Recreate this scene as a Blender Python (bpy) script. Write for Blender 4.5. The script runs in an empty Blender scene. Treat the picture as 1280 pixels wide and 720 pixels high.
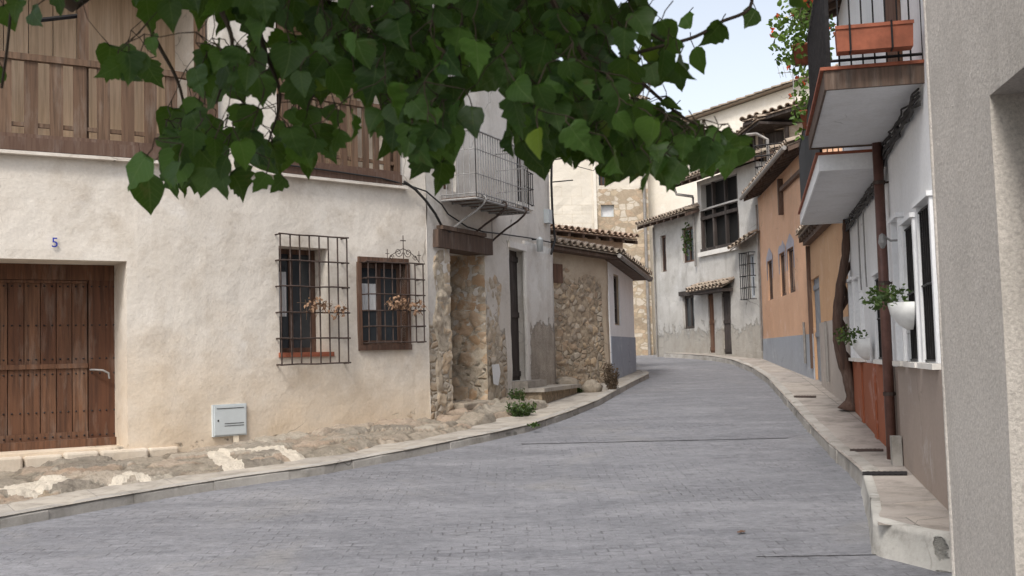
import bpy, math, random
from mathutils import Vector, noise as mn
random.seed(7)
rad = math.radians
C = bpy.context.scene
COL = C.collection
# ------------------------------------------------------------------ camera
FPX = 1400.0; PITCH = math.atan(87/1400.0); ROLL = 0.027
CAM = Vector((0, 0, 1.6))
F_ = Vector((0, math.cos(PITCH), math.sin(PITCH)))
U0 = Vector((0, -math.sin(PITCH), math.cos(PITCH))); R0 = Vector((1, 0, 0))
R_ = R0*math.cos(ROLL) - U0*math.sin(ROLL)
U_ = U0*math.cos(ROLL) + R0*math.sin(ROLL)
cam = bpy.data.cameras.new('camera'); co = bpy.data.objects.new('camera', cam); COL.objects.link(co)
from mathutils import Matrix
m = Matrix.Identity(4)
for i in range(3):
    m[i][0] = R_[i]; m[i][1] = U_[i]; m[i][2] = -F_[i]; m[i][3] = CAM[i]
co.matrix_world = m
cam.sensor_width = 36; cam.lens = 36*FPX/1280; cam.clip_end = 2000; cam.clip_start = .05
cam.dof.use_dof = True; cam.dof.focus_distance = 17; cam.dof.aperture_fstop = 8
C.camera = co
# ------------------------------------------------------------------ light
w = bpy.data.worlds.new("World"); C.world = w; w.use_nodes = True
nt = w.node_tree; nt.nodes.clear()
sk = nt.nodes.new('ShaderNodeTexSky'); sk.sky_type = 'NISHITA'; sk.sun_disc = False
SUN_EL, SUN_AZ = 52, 200     # azimuth of the sun, clockwise from +Y
sk.sun_elevation = rad(SUN_EL); sk.sun_rotation = rad(SUN_AZ); sk.air_density = 1.0; sk.dust_density = 3.0
hs = nt.nodes.new('ShaderNodeHueSaturation'); hs.inputs['Saturation'].default_value = .42; hs.inputs['Value'].default_value = 1.0
bg = nt.nodes.new('ShaderNodeBackground'); bg.inputs['Strength'].default_value = 0.118
ow = nt.nodes.new('ShaderNodeOutputWorld')
nt.links.new(sk.outputs[0], hs.inputs['Color']); nt.links.new(hs.outputs[0], bg.inputs[0]); nt.links.new(bg.outputs[0], ow.inputs[0])
sun = bpy.data.lights.new('sun', 'SUN'); sun.energy = 1.35; sun.angle = rad(14); sun.color = (1, .965, .91)
so = bpy.data.objects.new('sun', sun); COL.objects.link(so)
sd = Vector((math.sin(rad(SUN_AZ))*math.cos(rad(SUN_EL)), math.cos(rad(SUN_AZ))*math.cos(rad(SUN_EL)), math.sin(rad(SUN_EL))))
so.rotation_euler = sd.to_track_quat('Z', 'Y').to_euler()
C.view_settings.view_transform = 'Standard'; C.view_settings.look = 'None'
C.view_settings.exposure = 1.05; C.view_settings.gamma = 1; C.view_settings.use_curve_mapping = False

# ------------------------------------------------------------------ helpers: measuring
def ray(px, py):
    return (F_ + R_*((px-640)/FPX) + U_*((360-py)/FPX))
def at_y(px, py, y):
    d = ray(px, py); return CAM + d*(y/d.y)
def hgt(y):
    if y < 7: h = 0
    elif y < 9: h = .0525*(y-7)**2/4
    elif y < 36: h = .0525*(y-8)
    else: h = 1.47 + .2*(1-math.exp(-(y-36)*.06))
    return h
def on_ground(px, py, extra=0.0):
    d = ray(px, py); t = 3.0
    while t < 90:
        p = CAM + d*t
        if p.z <= hgt(p.y)+extra: return p
        t += .02
    return CAM + d*60
def nz(x, y=0, z=0, s=1): return mn.noise(Vector((x*s, y*s, z*s)))

class Wall:
    """vertical facade that follows a plan polyline, left to right as seen from the street"""
    def __init__(s, pts):
        s.p = [Vector((x, y, 0)) for x, y in pts]; s.k = [0]
        for a, b in zip(s.p, s.p[1:]): s.k.append(s.k[-1]+(b-a).length)
        s.L = s.k[-1]
    def seg(s, u):
        for i in range(len(s.p)-2):
            if u < s.k[i+1]: return i
        return len(s.p)-2
    def nd(s, u):
        i = s.seg(u); d = (s.p[i+1]-s.p[i]).normalized(); return Vector((d.y, -d.x, 0)), d
    def pt(s, u, z, off=0.0):
        i = s.seg(u); n, d = s.nd(u); q = s.p[i]+d*(u-s.k[i])+n*off; return Vector((q.x, q.y, z))
    def px(s, px, py):
        d = ray(px, py); best = None
        n = len(s.p)-1
        for i in range(n):
            a, b = s.p[i], s.p[i+1]; e = b-a
            den = d.x*e.y-d.y*e.x
            if abs(den) < 1e-9: continue
            t = ((a.x-CAM.x)*e.y-(a.y-CAM.y)*e.x)/den
            v = ((a.x-CAM.x)*d.y-(a.y-CAM.y)*d.x)/den
            if t <= 0: continue
            lo = -99 if i == 0 else 0; hi = 99 if i == n-1 else 1
            if lo <= v <= hi: best = (s.k[i]+v*e.length, CAM.z+t*d.z); break
        return best
    def rect(s, x0, y0, x1, y1):
        ym = (y0+y1)/2; xm = (x0+x1)/2
        return (s.px(x0, ym)[0], s.px(x1, ym)[0], s.px(xm, y1)[1], s.px(xm, y0)[1])

# ------------------------------------------------------------------ helpers: meshes
class MB:
    def __init__(s): s.v = []; s.f = []; s.uv = []; s.r = []; s.at = {}
    def add(s, vs, fs, uvs=None, r=None):
        b = len(s.v); s.v += [Vector(q) for q in vs]; r = random.random() if r is None else r
        for k, f in enumerate(fs):
            s.f.append([b+i for i in f]); s.r.append(r)
            s.uv.append(uvs[k] if uvs else [(0, 0)]*len(f))
    def frame_box(s, o, ax, ay, az, r=None, bev=0.0):
        """box with corner o and edge vectors ax, ay, az"""
        o = Vector(o); lx, ly, lz = ax.length, ay.length, az.length
        P = [o+ax*i+ay*j+az*k for i in (0, 1) for j in (0, 1) for k in (0, 1)]
        fs = [(0, 1, 3, 2), (4, 6, 7, 5), (0, 4, 5, 1), (2, 3, 7, 6), (0, 2, 6, 4), (1, 5, 7, 3)]
        if (ax.cross(ay)).dot(az) < 0: fs = [tuple(reversed(f)) for f in fs]
        L = [(i*lx, j*ly, k*lz) for i in (0, 1) for j in (0, 1) for k in (0, 1)]
        prj = [(1, 2), (1, 2), (0, 2), (0, 2), (0, 1), (0, 1)]; ro = random.random()*9
        s.add(P, fs, [[(L[i][a]+ro, L[i][b]+ro) for i in f] for f, (a, b) in zip(fs, prj)], r)
    def wbox(s, W, u0, u1, z0, z1, o0, o1, r=None):
        """box lying on a wall: u, z and offset ranges"""
        a = W.pt(u0, z0, o0); um = (u0+u1)/2; n, d = W.nd(um)
        if W.seg(u0) != W.seg(u1):
            a = W.pt(um, z0, o0)-d*(um-u0)
        s.frame_box(a, d*(u1-u0), n*(o1-o0), Vector((0, 0, z1-z0)), r)
    def box(s, c, size, rz=0, r=None):
        d = Vector((math.cos(rz), math.sin(rz), 0)); n = Vector((-d.y, d.x, 0)); x, y, z = size
        s.frame_box(Vector(c)-d*x/2-n*y/2-Vector((0, 0, z/2)), d*x, n*y, Vector((0, 0, z)), r)
    def tube(s, pts, rads, n=6, cap=True, r=None):
        pts = [Vector(p) for p in pts]
        if not hasattr(rads, '__len__'): rads = [rads]*len(pts)
        vs = []; fs = []; uvs = []; prev = None; L = 0; Ls = []
        for i, p in enumerate(pts):
            t = (pts[min(i+1, len(pts)-1)]-pts[max(i-1, 0)]).normalized()
            if prev is None: a = t.cross(Vector((0, 0, 1)) if abs(t.z) < .9 else Vector((1, 0, 0))).normalized()
            else: a = (prev-t*prev.dot(t)).normalized()
            prev = a; b = t.cross(a)
            if i: L += (p-pts[i-1]).length
            Ls.append(L)
            for k in range(n):
                an = 2*math.pi*k/n; vs.append(p+(a*math.cos(an)+b*math.sin(an))*rads[i])
        for i in range(len(pts)-1):
            for k in range(n):
                k2 = (k+1) % n; fs.append((i*n+k, i*n+k2, (i+1)*n+k2, (i+1)*n+k))
                uvs.append([(k/n, Ls[i]), ((k+1)/n, Ls[i]), ((k+1)/n, Ls[i+1]), (k/n, Ls[i+1])])
        if cap:
            fs.append(tuple(reversed(range(n)))); uvs.append([(0, 0)]*n)
            q = (len(pts)-1)*n; fs.append(tuple(q+k for k in range(n))); uvs.append([(0, 0)]*n)
        s.add(vs, fs, uvs, r)
    def lathe(s, c, prof, n=14, r=None):
        c = Vector(c); vs = []; fs = []
        for (q, z) in prof:
            for k in range(n): vs.append(c+Vector((q*math.cos(2*math.pi*k/n), q*math.sin(2*math.pi*k/n), z)))
        for i in range(len(prof)-1):
            for k in range(n): k2 = (k+1) % n; fs.append((i*n+k, i*n+k2, (i+1)*n+k2, (i+1)*n+k))
        s.add(vs, fs, None, r)
    def build(s, name, mat, parent=None, smooth=False):
        off = parent_loc(parent) if parent is not None else Vector((0, 0, 0))
        me = bpy.data.meshes.new(name)
        me.from_pydata([tuple(q-off) for q in s.v], [], s.f)
        uvl = me.uv_layers.new(name='UVMap'); fl = [c for f in s.uv for c in f]
        uvl.data.foreach_set('uv', [x for c in fl for x in c])
        a = me.attributes.new('rnd', 'FLOAT', 'FACE'); a.data.foreach_set('value', s.r)
        for k, vals in s.at.items():
            a = me.attributes.new(k, 'FLOAT', 'POINT'); a.data.foreach_set('value', vals)
        me.materials.append(mat)
        if smooth: me.polygons.foreach_set('use_smooth', [True]*len(me.polygons))
        me.update()
        o = bpy.data.objects.new(name, me); COL.objects.link(o)
        if parent is not None: o.parent = parent
        return o
def parent_loc(p):
    L = Vector((0, 0, 0))
    while p is not None: L = L+p.location; p = p.parent
    return L
def thing(name, label, cat, loc, group=None):
    o = bpy.data.objects.new(name, None); COL.objects.link(o); o.location = loc; o.empty_display_size = .3
    o['label'] = label; o['category'] = cat
    if group: o['group'] = group
    return o
def tag(o, label, cat, group=None):
    o['label'] = label; o['category'] = cat
    if group: o['group'] = group
    return o
def rebase(o, base):
    """move the origin of a single-mesh thing to its own base"""
    base = Vector(base)
    for v in o.data.vertices: v.co -= base
    o.location = base; return o

# ------------------------------------------------------------------ helpers: materials
class Mt:
    def __init__(s, name):
        s.m = bpy.data.materials.new(name); s.m.use_nodes = True; s.t = s.m.node_tree
        s.b = s.t.nodes['Principled BSDF']; s.tc = s.t.nodes.new('ShaderNodeTexCoord')
        s.b.inputs['Roughness'].default_value = .85; s.b.inputs['Specular IOR Level'].default_value = .3
    def L(s, a, b):
        if isinstance(a, (int, float)): b.default_value = a
        elif isinstance(a, tuple): b.default_value = a if len(a) == 4 or b.type == 'VECTOR' else (*a, 1)
        else: s.t.links.new(a, b)
    def vec(s, scale=(1, 1, 1), kind='Object', rot=(0, 0, 0), src=None):
        mp = s.t.nodes.new('ShaderNodeMapping'); mp.inputs['Scale'].default_value = scale; mp.inputs['Rotation'].default_value = rot
        s.L(src or s.tc.outputs[kind], mp.inputs[0]); return mp.outputs[0]
    def noise(s, scale, detail=4, rough=.55, vec=None, dist=0):
        n = s.t.nodes.new('ShaderNodeTexNoise'); n.inputs['Scale'].default_value = scale; n.inputs['Detail'].default_value = detail
        n.inputs['Roughness'].default_value = rough; n.inputs['Distortion'].default_value = dist
        s.L(vec or s.tc.outputs['Object'], n.inputs['Vector']); return n.outputs[0]
    def noisec(s, scale, vec=None):
        n = s.t.nodes.new('ShaderNodeTexNoise'); n.inputs['Scale'].default_value = scale; n.inputs['Detail'].default_value = 2
        s.L(vec or s.tc.outputs['Object'], n.inputs['Vector']); return n.outputs[1]
    def voro(s, scale, feat='F1', vec=None, rnd=1):
        n = s.t.nodes.new('ShaderNodeTexVoronoi'); n.feature = feat; n.inputs['Scale'].default_value = scale
        n.inputs['Randomness'].default_value = rnd; s.L(vec or s.tc.outputs['Object'], n.inputs['Vector']); return n
    def ramp(s, f, stops, interp='LINEAR'):
        n = s.t.nodes.new('ShaderNodeValToRGB'); n.color_ramp.interpolation = interp; e = n.color_ramp.elements
        while len(e) < len(stops): e.new(.5)
        for i, (p, c) in enumerate(stops):
            e[i].position = p; e[i].color = (c, c, c, 1) if isinstance(c, (int, float)) else (*c, 1)
        s.L(f, n.inputs[0]); return n.outputs[0]
    def step(s, f, lo, hi):
        n = s.t.nodes.new('ShaderNodeMapRange'); n.inputs[1].default_value = lo; n.inputs[2].default_value = hi
        s.L(f, n.inputs[0]); return n.outputs[0]
    def mix(s, a, b, f=.5, mode='MIX'):
        n = s.t.nodes.new('ShaderNodeMix'); n.data_type = 'RGBA'; n.blend_type = mode
        s.L(f, n.inputs[0]); s.L(a, n.inputs[6]); s.L(b, n.inputs[7]); return n.outputs[2]
    def ma(s, op, a, b=0.0):
        n = s.t.nodes.new('ShaderNodeMath'); n.operation = op; s.L(a, n.inputs[0]); s.L(b, n.inputs[1]); return n.outputs[0]
    def attr(s, name):
        n = s.t.nodes.new('ShaderNodeAttribute'); n.attribute_name = name; return n.outputs['Fac']
    def vadd(s, a, b):
        n = s.t.nodes.new('ShaderNodeVectorMath'); n.operation = 'ADD'; s.L(a, n.inputs[0]); s.L(b, n.inputs[1]); return n.outputs[0]
    def vscale(s, a, k):
        n = s.t.nodes.new('ShaderNodeVectorMath'); n.operation = 'SCALE'; s.L(a, n.inputs[0]); n.inputs[3].default_value = k; return n.outputs[0]
    def bump(s, h, strength=.5, dist=.02, prev=None):
        n = s.t.nodes.new('ShaderNodeBump'); n.inputs['Strength'].default_value = strength; n.inputs['Distance'].default_value = dist
        s.L(h, n.inputs['Height'])
        if prev: s.L(prev, n.inputs['Normal'])
        return n.outputs[0]
    def out(s, col, nrm=None, rough=None, metal=None):
        s.L(col, s.b.inputs['Base Color'])
        if nrm: s.L(nrm, s.b.inputs['Normal'])
        if rough is not None: s.L(rough, s.b.inputs['Roughness'])
        if metal is not None: s.L(metal, s.b.inputs['Metallic'])
        return s.m

def stone_nodes(M, tints, mortar, scale=4.2, flat=1.7):
    wob = M.vscale(M.noisec(3.0), .22)
    v = M.vadd(M.vec((1, 1, flat)), wob)
    F = M.voro(scale, 'F1', v, .95); E = M.voro(scale, 'DISTANCE_TO_EDGE', v, .95)
    k = len(tints); st = [(i/k, c) for i, c in enumerate(tints)]
    cell = M.ramp(F.outputs['Color'], st, 'CONSTANT')
    cell = M.mix(cell, M.ramp(M.noise(9, 5, .7), [(.3, (.1, .085, .065)), (.7, (.5, .44, .35))]), .35)
    e = M.step(E.outputs['Distance'], .02, .10)
    col = M.mix(M.mix(mortar, tuple(x*.55 for x in mortar), M.noise(14, 4)), cell, e)
    h = M.ma('ADD', M.ma('MULTIPLY', M.step(E.outputs['Distance'], 0, .2), .8), M.ma('MULTIPLY', M.noise(12, 5, .7), .5))
    return col, h
def plaster(name, a, b, stain, amt=.5, zone=None, sc=1.0, bs=.35, streak=.35, grime=None, damp=None):
    """lime plaster: two broad tones, blotchy stains, fine grain; zone = (attribute-masked second surface)"""
    M = Mt(name)
    n1 = M.noise(.55*sc, 6, .62, dist=.4); n2 = M.noise(2.1*sc, 7, .68, dist=.15); n3 = M.noise(28, 3, .6)
    col = M.mix(a, b, M.step(n1, .38, .64))
    col = M.mix(col, stain, M.ma('MULTIPLY', M.step(n2, .5, .72), amt))
    st = M.noise(1.0, 5, .65, M.vec((3, 3, .4)), .6)
    col = M.mix(col, M.mix(col, stain, .6), M.ma('MULTIPLY', M.step(st, .5, .7), streak))
    col = M.mix(col, (1, 1, 1), M.ma('MULTIPLY', M.step(M.noise(1.4*sc, 6, .7, M.vec((1, 1, 1.4)), .4), .56, .70), .15))
    if damp:
        sx = M.t.nodes.new('ShaderNodeSeparateXYZ'); M.L(M.tc.outputs['Object'], sx.inputs[0])
        dz = M.ma('ADD', sx.outputs[2], M.ma('MULTIPLY', M.ma('SUBTRACT', M.noise(.9, 6, .65), .5), 3.2))
        col = M.mix(M.mix(col, damp, .62), col, M.step(dz, .1, 1.7))
    if grime:
        sp = M.step(M.noise(6, 6, .75, dist=1.0), .6, .74)
        col = M.mix(col, grime, M.ma('MULTIPLY', sp, .55))
    col = M.mix(col, M.mix(col, (0, 0, 0), .35), M.ma('MULTIPLY', M.step(n3, .35, .75), .3))
    ck = M.voro(.45, 'DISTANCE_TO_EDGE', M.vadd(M.vec((1, 1, 1)), M.vscale(M.noisec(1.6), .9)))
    cm = M.ma('MULTIPLY', M.step(ck.outputs['Distance'], .006, .001), M.step(M.noise(.7, 3), .52, .6)); col = M.mix(col, tuple(x*.5 for x in stain), M.ma('MULTIPLY', cm, .7))
    h = M.ma('ADD', M.ma('MULTIPLY', n2, 1.0), M.ma('MULTIPLY', M.noise(16, 5, .65), .35))
    if zone:
        z = M.attr('zone'); zz = M.ma('ADD', z, M.ma('MULTIPLY', M.ma('SUBTRACT', M.noise(3.2, 6, .7), .5), 1.1))
        f = M.step(zz, .46, .54)
        if zone[0] == 'stone':
            c2, h2 = stone_nodes(M, zone[1], zone[2], zone[3] if len(zone) > 3 else 4.2)
        else:
            c2 = M.mix(zone[1], zone[2], M.step(M.noise(3.5, 6, .7), .35, .65)); h2 = M.noise(20, 6, .7)
            c2 = M.mix(c2, M.mix(c2, (0, 0, 0), .5), M.ma('MULTIPLY', M.step(M.noise(1.6, 4, .6, M.vec((3, 3, .4))), .5, .8), .35))
        col = M.mix(col, c2, f)
        hm = M.t.nodes.new('ShaderNodeMix'); M.L(f, hm.inputs[0]); M.L(M.ma('ADD', M.ma('MULTIPLY', h, .35), .9), hm.inputs[2]); M.L(h2, hm.inputs[3])
        return M.out(col, M.bump(hm.outputs[0], .9, .05))
    return M.out(col, M.bump(h, bs, .02))
def wood(name, a, b, dark, vert=True, rough=.8, sc=1.0, bs=.4):
    M = Mt(name)
    v = M.vec((26*sc, 26*sc, 1.1*sc)) if vert else M.vec((26*sc, 1.2*sc, 1), 'UV', (0, 0, rad(90)))
    g = M.noise(1, 5, .65, v, .4)
    col = M.mix(a, b, M.ramp(M.attr('rnd'), [(0, 0.0), (1, 1.0)]))
    col = M.mix(col, dark, M.ma('MULTIPLY', M.step(g, .42, .68), .7))
    col = M.mix(col, M.mix(col, (.5, .46, .4), .5), M.ma('MULTIPLY', M.step(M.noise(2.4, 5, .7, M.vec((3, 3, .6))), .52, .72), .28))
    return M.out(col, M.bump(g, bs, .006), rough)
def plain(name, col, rough=.6, metal=0.0, var=.25, sc=6, bump=.1):
    M = Mt(name); n = M.noise(sc, 5, .65)
    c = M.mix(col, tuple(x*(1-var) for x in col), M.step(n, .35, .65))
    return M.out(c, M.bump(n, bump, .01), rough, metal)

STONES = [(.44, .35, .25), (.32, .24, .16), (.54, .46, .36), (.40, .28, .18), (.26, .21, .16), (.48, .35, .22), (.36, .30, .24)]
STONEW = [(.58, .48, .36), (.5, .39, .27), (.64, .56, .46), (.52, .38, .25), (.42, .35, .27), (.6, .48, .35)]
m_h1 = plaster('old_cream_plaster', (.68, .625, .55), (.57, .51, .435), (.46, .395, .32), .8, ('stone', STONEW, (.55, .48, .38), 4.6), bs=.07, grime=(.40, .335, .27), damp=(.60, .46, .31))
m_h1w = plaster('white_upper_plaster', (.76, .73, .68), (.68, .64, .58), (.52, .48, .42), .4)
m_h2 = plaster('pale_grey_plaster', (.73, .69, .63), (.62, .57, .50), (.40, .35, .29), .5, ('stone', STONEW, (.56, .49, .39), 4.4))
m_h2b = plaster('scraped_grey_render', (.68, .66, .61), (.58, .54, .49), (.42, .37, .31), .6, ('render', (.43, .375, .31), (.29, .25, .205)))
m_rub = plaster('rubble_wall', (.47, .39, .29), (.38, .30, .22), (.27, .21, .15), .5, ('stone', STONES, (.45, .38, .28), 5.2))
m_white = plaster('whitewash', (.79, .79, .79), (.74, .74, .74), (.58, .57, .55), .3, streak=.25)
m_blu = plaster('blue_grey_dado', (.33, .36, .42), (.29, .32, .37), (.22, .23, .26), .4)
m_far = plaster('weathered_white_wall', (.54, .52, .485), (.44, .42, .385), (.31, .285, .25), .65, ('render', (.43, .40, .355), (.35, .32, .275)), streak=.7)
m_or = plaster('ochre_orange_plaster', (.68, .415, .265), (.61, .36, .225), (.48, .30, .20), .4, ('render', (.33, .34, .37), (.28, .29, .32)), streak=.3)
m_or2 = plaster('ochre_plaster', (.60, .37, .21), (.54, .32, .18), (.45, .27, .15), .4, ('render', (.43, .38, .34), (.35, .31, .28)))
m_terra = plaster('terracotta_dado', (.33, .105, .05), (.28, .09, .045), (.27, .09, .04), .4, bs=.15)
m_taupe = plaster('taupe_dado', (.35, .28, .235), (.31, .25, .21), (.24, .20, .165), .4, bs=.2)
m_pale = plaster('pale_cream_wall', (.72, .67, .58), (.66, .60, .51), (.52, .46, .38), .4)
def m_church_():
    M = Mt('cut_stone_wall'); br = M.t.nodes.new('ShaderNodeTexBrick'); M.L(M.vec((1, 1, 1), 'UV'), br.inputs['Vector'])
    br.inputs['Scale'].default_value = 1; br.inputs['Brick Width'].default_value = .8; br.inputs['Row Height'].default_value = .36
    br.inputs['Mortar Size'].default_value = .012; br.inputs['Color1'].default_value = (.62, .565, .475, 1); br.inputs['Color2'].default_value = (.55, .495, .41, 1); br.inputs['Mortar'].default_value = (.47, .4, .3, 1)
    col = M.mix(br.outputs[0], (.58, .53, .45), M.step(M.noise(.5, 5, .6), .4, .6))
    c2, h2 = stone_nodes(M, [(.5, .39, .26), (.44, .31, .2), (.62, .54, .44), (.36, .27, .18), (.58, .44, .3)], (.42, .34, .24), 3.0)
    f = M.step(M.ma('ADD', M.attr('zone'), M.ma('MULTIPLY', M.ma('SUBTRACT', M.noise(2, 6, .7), .5), 1.1)), .46, .54)
    return M.out(M.mix(col, c2, f), M.bump(M.noise(6, 6), .5, .04))
m_church = m_church_()
def m_stucco_():
    M = Mt('rough_sprayed_stucco'); n = M.noise(60, 4, .8); n2 = M.noise(38, 4, .7)
    col = M.mix((.62, .57, .51), (.42, .38, .34), M.step(n, .4, .65)); col = M.mix(col, (.35, .32, .28), M.ma('MULTIPLY', M.step(M.noise(1.2, 7, .72), .48, .72), .55)); col = M.mix(col, (.30, .27, .235), M.ma('MULTIPLY', M.step(M.noise(1, 5, .7, M.vec((5, 5, .5))), .54, .75), .5))
    return M.out(col, M.bump(M.ma('ADD', M.ma('MULTIPLY', M.step(n2, .4, .7), .5), M.ma('MULTIPLY', n, 1.0)), .42, .010))
m_stucco = m_stucco_()
m_door = wood('old_door_wood', (.10, .042, .022), (.165, .082, .045), (.03, .015, .010))
m_doord = wood('dark_door_wood', (.09, .05, .035), (.13, .07, .045), (.03, .02, .015))
m_balw = wood('balcony_brown_wood', (.12, .070, .043), (.17, .105, .066), (.035, .021, .013))
m_board = wood('tan_back_boards', (.46, .33, .22), (.52, .38, .26), (.26, .18, .11))
m_beam = wood('dark_beam', (.085, .055, .042), (.13, .085, .06), (.03, .022, .018), False)
m_beamh = wood('red_brown_beam', (.10, .06, .042), (.14, .085, .058), (.07, .035, .025), False)
m_timber = wood('black_timber', (.045, .036, .032), (.075, .058, .05), (.018, .015, .013))
m_iron = plain('black_iron', (.035, .033, .034), .55, .6, .4, 20)
m_rust = plain('rusty_iron', (.085, .06, .05), .75, .3, .5, 15)
m_greyiron = plain('grey_painted_iron', (.30, .29, .28), .6, .2, .3, 14)
m_cable = plain('black_cable', (.025, .023, .022), .6)
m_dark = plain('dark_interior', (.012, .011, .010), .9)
def m_glass_():
    M = Mt('window_pane'); return M.out(M.mix((.02, .024, .028), (.05, .055, .06), M.noise(1.2, 2)), None, .08)
m_glass = m_glass_()
m_curt = plain('white_curtain', (.62, .62, .62), .9, 0, .15, 8)
m_frame = plain('pale_blue_frame', (.55, .58, .62), .5, 0, .15)
m_boxm = plain('meter_box_grey', (.53, .565, .57), .45, 0, .08, 5)
m_blue = plain('enamel_blue', (.03, .05, .35), .4)
m_cream = plaster('fresh_mortar', (.80, .71, .56), (.72, .62, .48), (.6, .5, .38), .4)
m_stone = None
def m_rock_():
    M = Mt('bedrock_limestone')
    n = M.noise(2.2, 8, .7, dist=.5); n2 = M.noise(11, 6, .75)
    col = M.ramp(n, [(.3, (.13, .11, .085)), (.42, (.25, .22, .18)), (.52, (.36, .32, .265)), (.6, (.27, .23, .18)), (.72, (.18, .15, .115))])
    col = M.mix(col, (.46, .27, .15), M.ma('MULTIPLY', M.step(M.noise(1.3, 5, .6), .56, .7), .5))
    col = M.mix(col, (.085, .08, .06), M.ma('MULTIPLY', M.step(n2, .50, .68), .85))
    col = M.mix(col, (.20, .19, .10), M.ma('MULTIPLY', M.step(M.noise(2.7, 6, .7), .58, .7), .55))
    col = M.mix(col, M.ramp(M.attr('cell'), [(0, (.36, .31, .25)), (.3, (.24, .21, .17)), (.55, (.42, .30, .22)), (.8, (.44, .40, .34)), (1, (.15, .13, .11))]), .5)
    col = M.mix(M.mix(col, (.12, .10, .075), M.ma('MULTIPLY', M.step(M.attr('mort'), .5, .0), M.ma('GREATER_THAN', M.attr('cell'), .001))), col, .35)
    col = M.mix(col, (.95, .93, .90), 1.0, 'MULTIPLY')
    z = M.step(M.ma('ADD', M.attr('zone'), M.ma('MULTIPLY', M.ma('SUBTRACT', M.noise(6, 5, .7), .5), .9)), .46, .54)
    col = M.mix(col, M.mix((.64, .57, .47), (.50, .44, .36), M.noise(7, 4)), z)
    return M.out(col, M.bump(M.ma('ADD', n, M.ma('ADD', M.ma('MULTIPLY', n2, .7), M.ma('MULTIPLY', M.noise(32, 5, .75), .35))), 1.0, .05))
m_rock = m_rock_()
def m_pave_(name, a, b, joint, bw=.9, rh=.9):
    M = Mt(name); n = M.noise(1.6, 7, .7); n2 = M.noise(40, 4, .7)
    col = M.mix(a, b, M.step(n, .36, .64))
    col = M.mix(col, tuple(x*.45 for x in b), M.ma('MULTIPLY', M.step(M.noise(3.2, 7, .76, dist=.5), .48, .68), .75))
    col = M.mix(col, tuple(x*.7 for x in a), M.ma('MULTIPLY', M.step(n2, .4, .7), .35))
    br = M.t.nodes.new('ShaderNodeTexBrick'); M.L(M.vadd(M.vec((1, 1, 1), 'UV'), M.vscale(M.noisec(2), .03)), br.inputs['Vector'])
    br.offset = 0.0; br.inputs['Scale'].default_value = 1; br.inputs['Brick Width'].default_value = bw; br.inputs['Row Height'].default_value = rh
    br.inputs['Mortar Size'].default_value = .009; br.inputs['Mortar Smooth'].default_value = .5
    br.inputs['Color1'].default_value = (.9, .9, .9, 1); br.inputs['Color2'].default_value = (1.06, 1.04, 1, 1); br.inputs['Mortar'].default_value = (joint,)*3+(1,)
    col = M.mix(col, br.outputs[0], 1.0, 'MULTIPLY')
    return M.out(col, M.bump(M.ma('SUBTRACT', M.ma('MULTIPLY', n2, .3), br.outputs[1]), .5, .01))
m_paveL = m_pave_('dusty_pavement', (.41, .375, .33), (.31, .28, .245), .8)
m_paveR = m_pave_('brown_grey_pavement', (.40, .36, .325), (.30, .265, .235), .55, 3.0, .75)
def m_road_():
    M = Mt('stamped_setts')
    vv = M.vadd(M.vec((1, 1, 1), 'Object'), M.vscale(M.noisec(1.7), .05))
    br = M.t.nodes.new('ShaderNodeTexBrick'); M.L(vv, br.inputs['Vector'])
    br.inputs['Scale'].default_value = 1; br.inputs['Brick Width'].default_value = .21; br.inputs['Row Height'].default_value = .115
    br.inputs['Mortar Size'].default_value = .011; br.inputs['Mortar Smooth'].default_value = .7; br.inputs['Bias'].default_value = -.2
    br.inputs['Color1'].default_value = (.205, .205, .219, 1); br.inputs['Color2'].default_value = (.155, .156, .168, 1); br.inputs['Mortar'].default_value = (.125, .124, .13, 1)
    big = M.noise(.5, 6, .66, M.vec((.7, 2.2, 1)), .8); mid = M.noise(3.2, 6, .7); fine = M.noise(34, 5, .75)
    col = M.mix(br.outputs[0], (.175, .176, .188), M.step(M.noise(1.3, 6, .7, M.vec((1, 1.5, 1))), .40, .56))
    col = M.mix(col, (.29, .287, .30), M.ma('MULTIPLY', M.step(big, .44, .68), .62))
    col = M.mix(col, (.115, .115, .125), M.ma('MULTIPLY', M.step(M.noise(1.1, 8, .75, M.vec((1, 2.5, 1)), .5), .5, .7), .55))
    col = M.mix(col, (.27, .255, .235), M.ma('MULTIPLY', M.step(M.noise(.35, 6, .7, M.vec((1, 1, 1)), 1.2), .56, .72), .45))
    col = M.mix(col, (.07, .07, .075), M.ma('MULTIPLY', M.step(M.noise(17, 6, .8, M.vec((1, 1.6, 1))), .54, .7), .75))
    col = M.mix(col, (.42, .41, .41), M.ma('MULTIPLY', M.step(M.noise(26, 4, .75), .6, .76), .5))
    el = M.noise(9, 7, .82, M.vec((.9, 1.5, 1)), .4)
    col = M.mix(col, (.085, .085, .092), M.ma('MULTIPLY', M.step(el, .53, .64), .7)); col = M.mix(col, (.33, .33, .345), M.ma('MULTIPLY', M.step(el, .45, .33), .6))
    col = M.mix(col, (.96, .96, .965), 1.0, 'MULTIPLY')
    h = M.ma('SUBTRACT', M.ma('ADD', M.ma('MULTIPLY', fine, .5), M.ma('MULTIPLY', el, .9)), M.ma('MULTIPLY', br.outputs[1], M.step(M.noise(1.3, 6, .7, M.vec((1, 1.5, 1))), .56, .40)))
    h = M.ma('ADD', h, M.ma('MULTIPLY', mid, .8))
    return M.out(col, M.bump(h, .7, .011), M.ramp(mid, [(.3, .5), (.7, .8)]))
m_road = m_road_()
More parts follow.
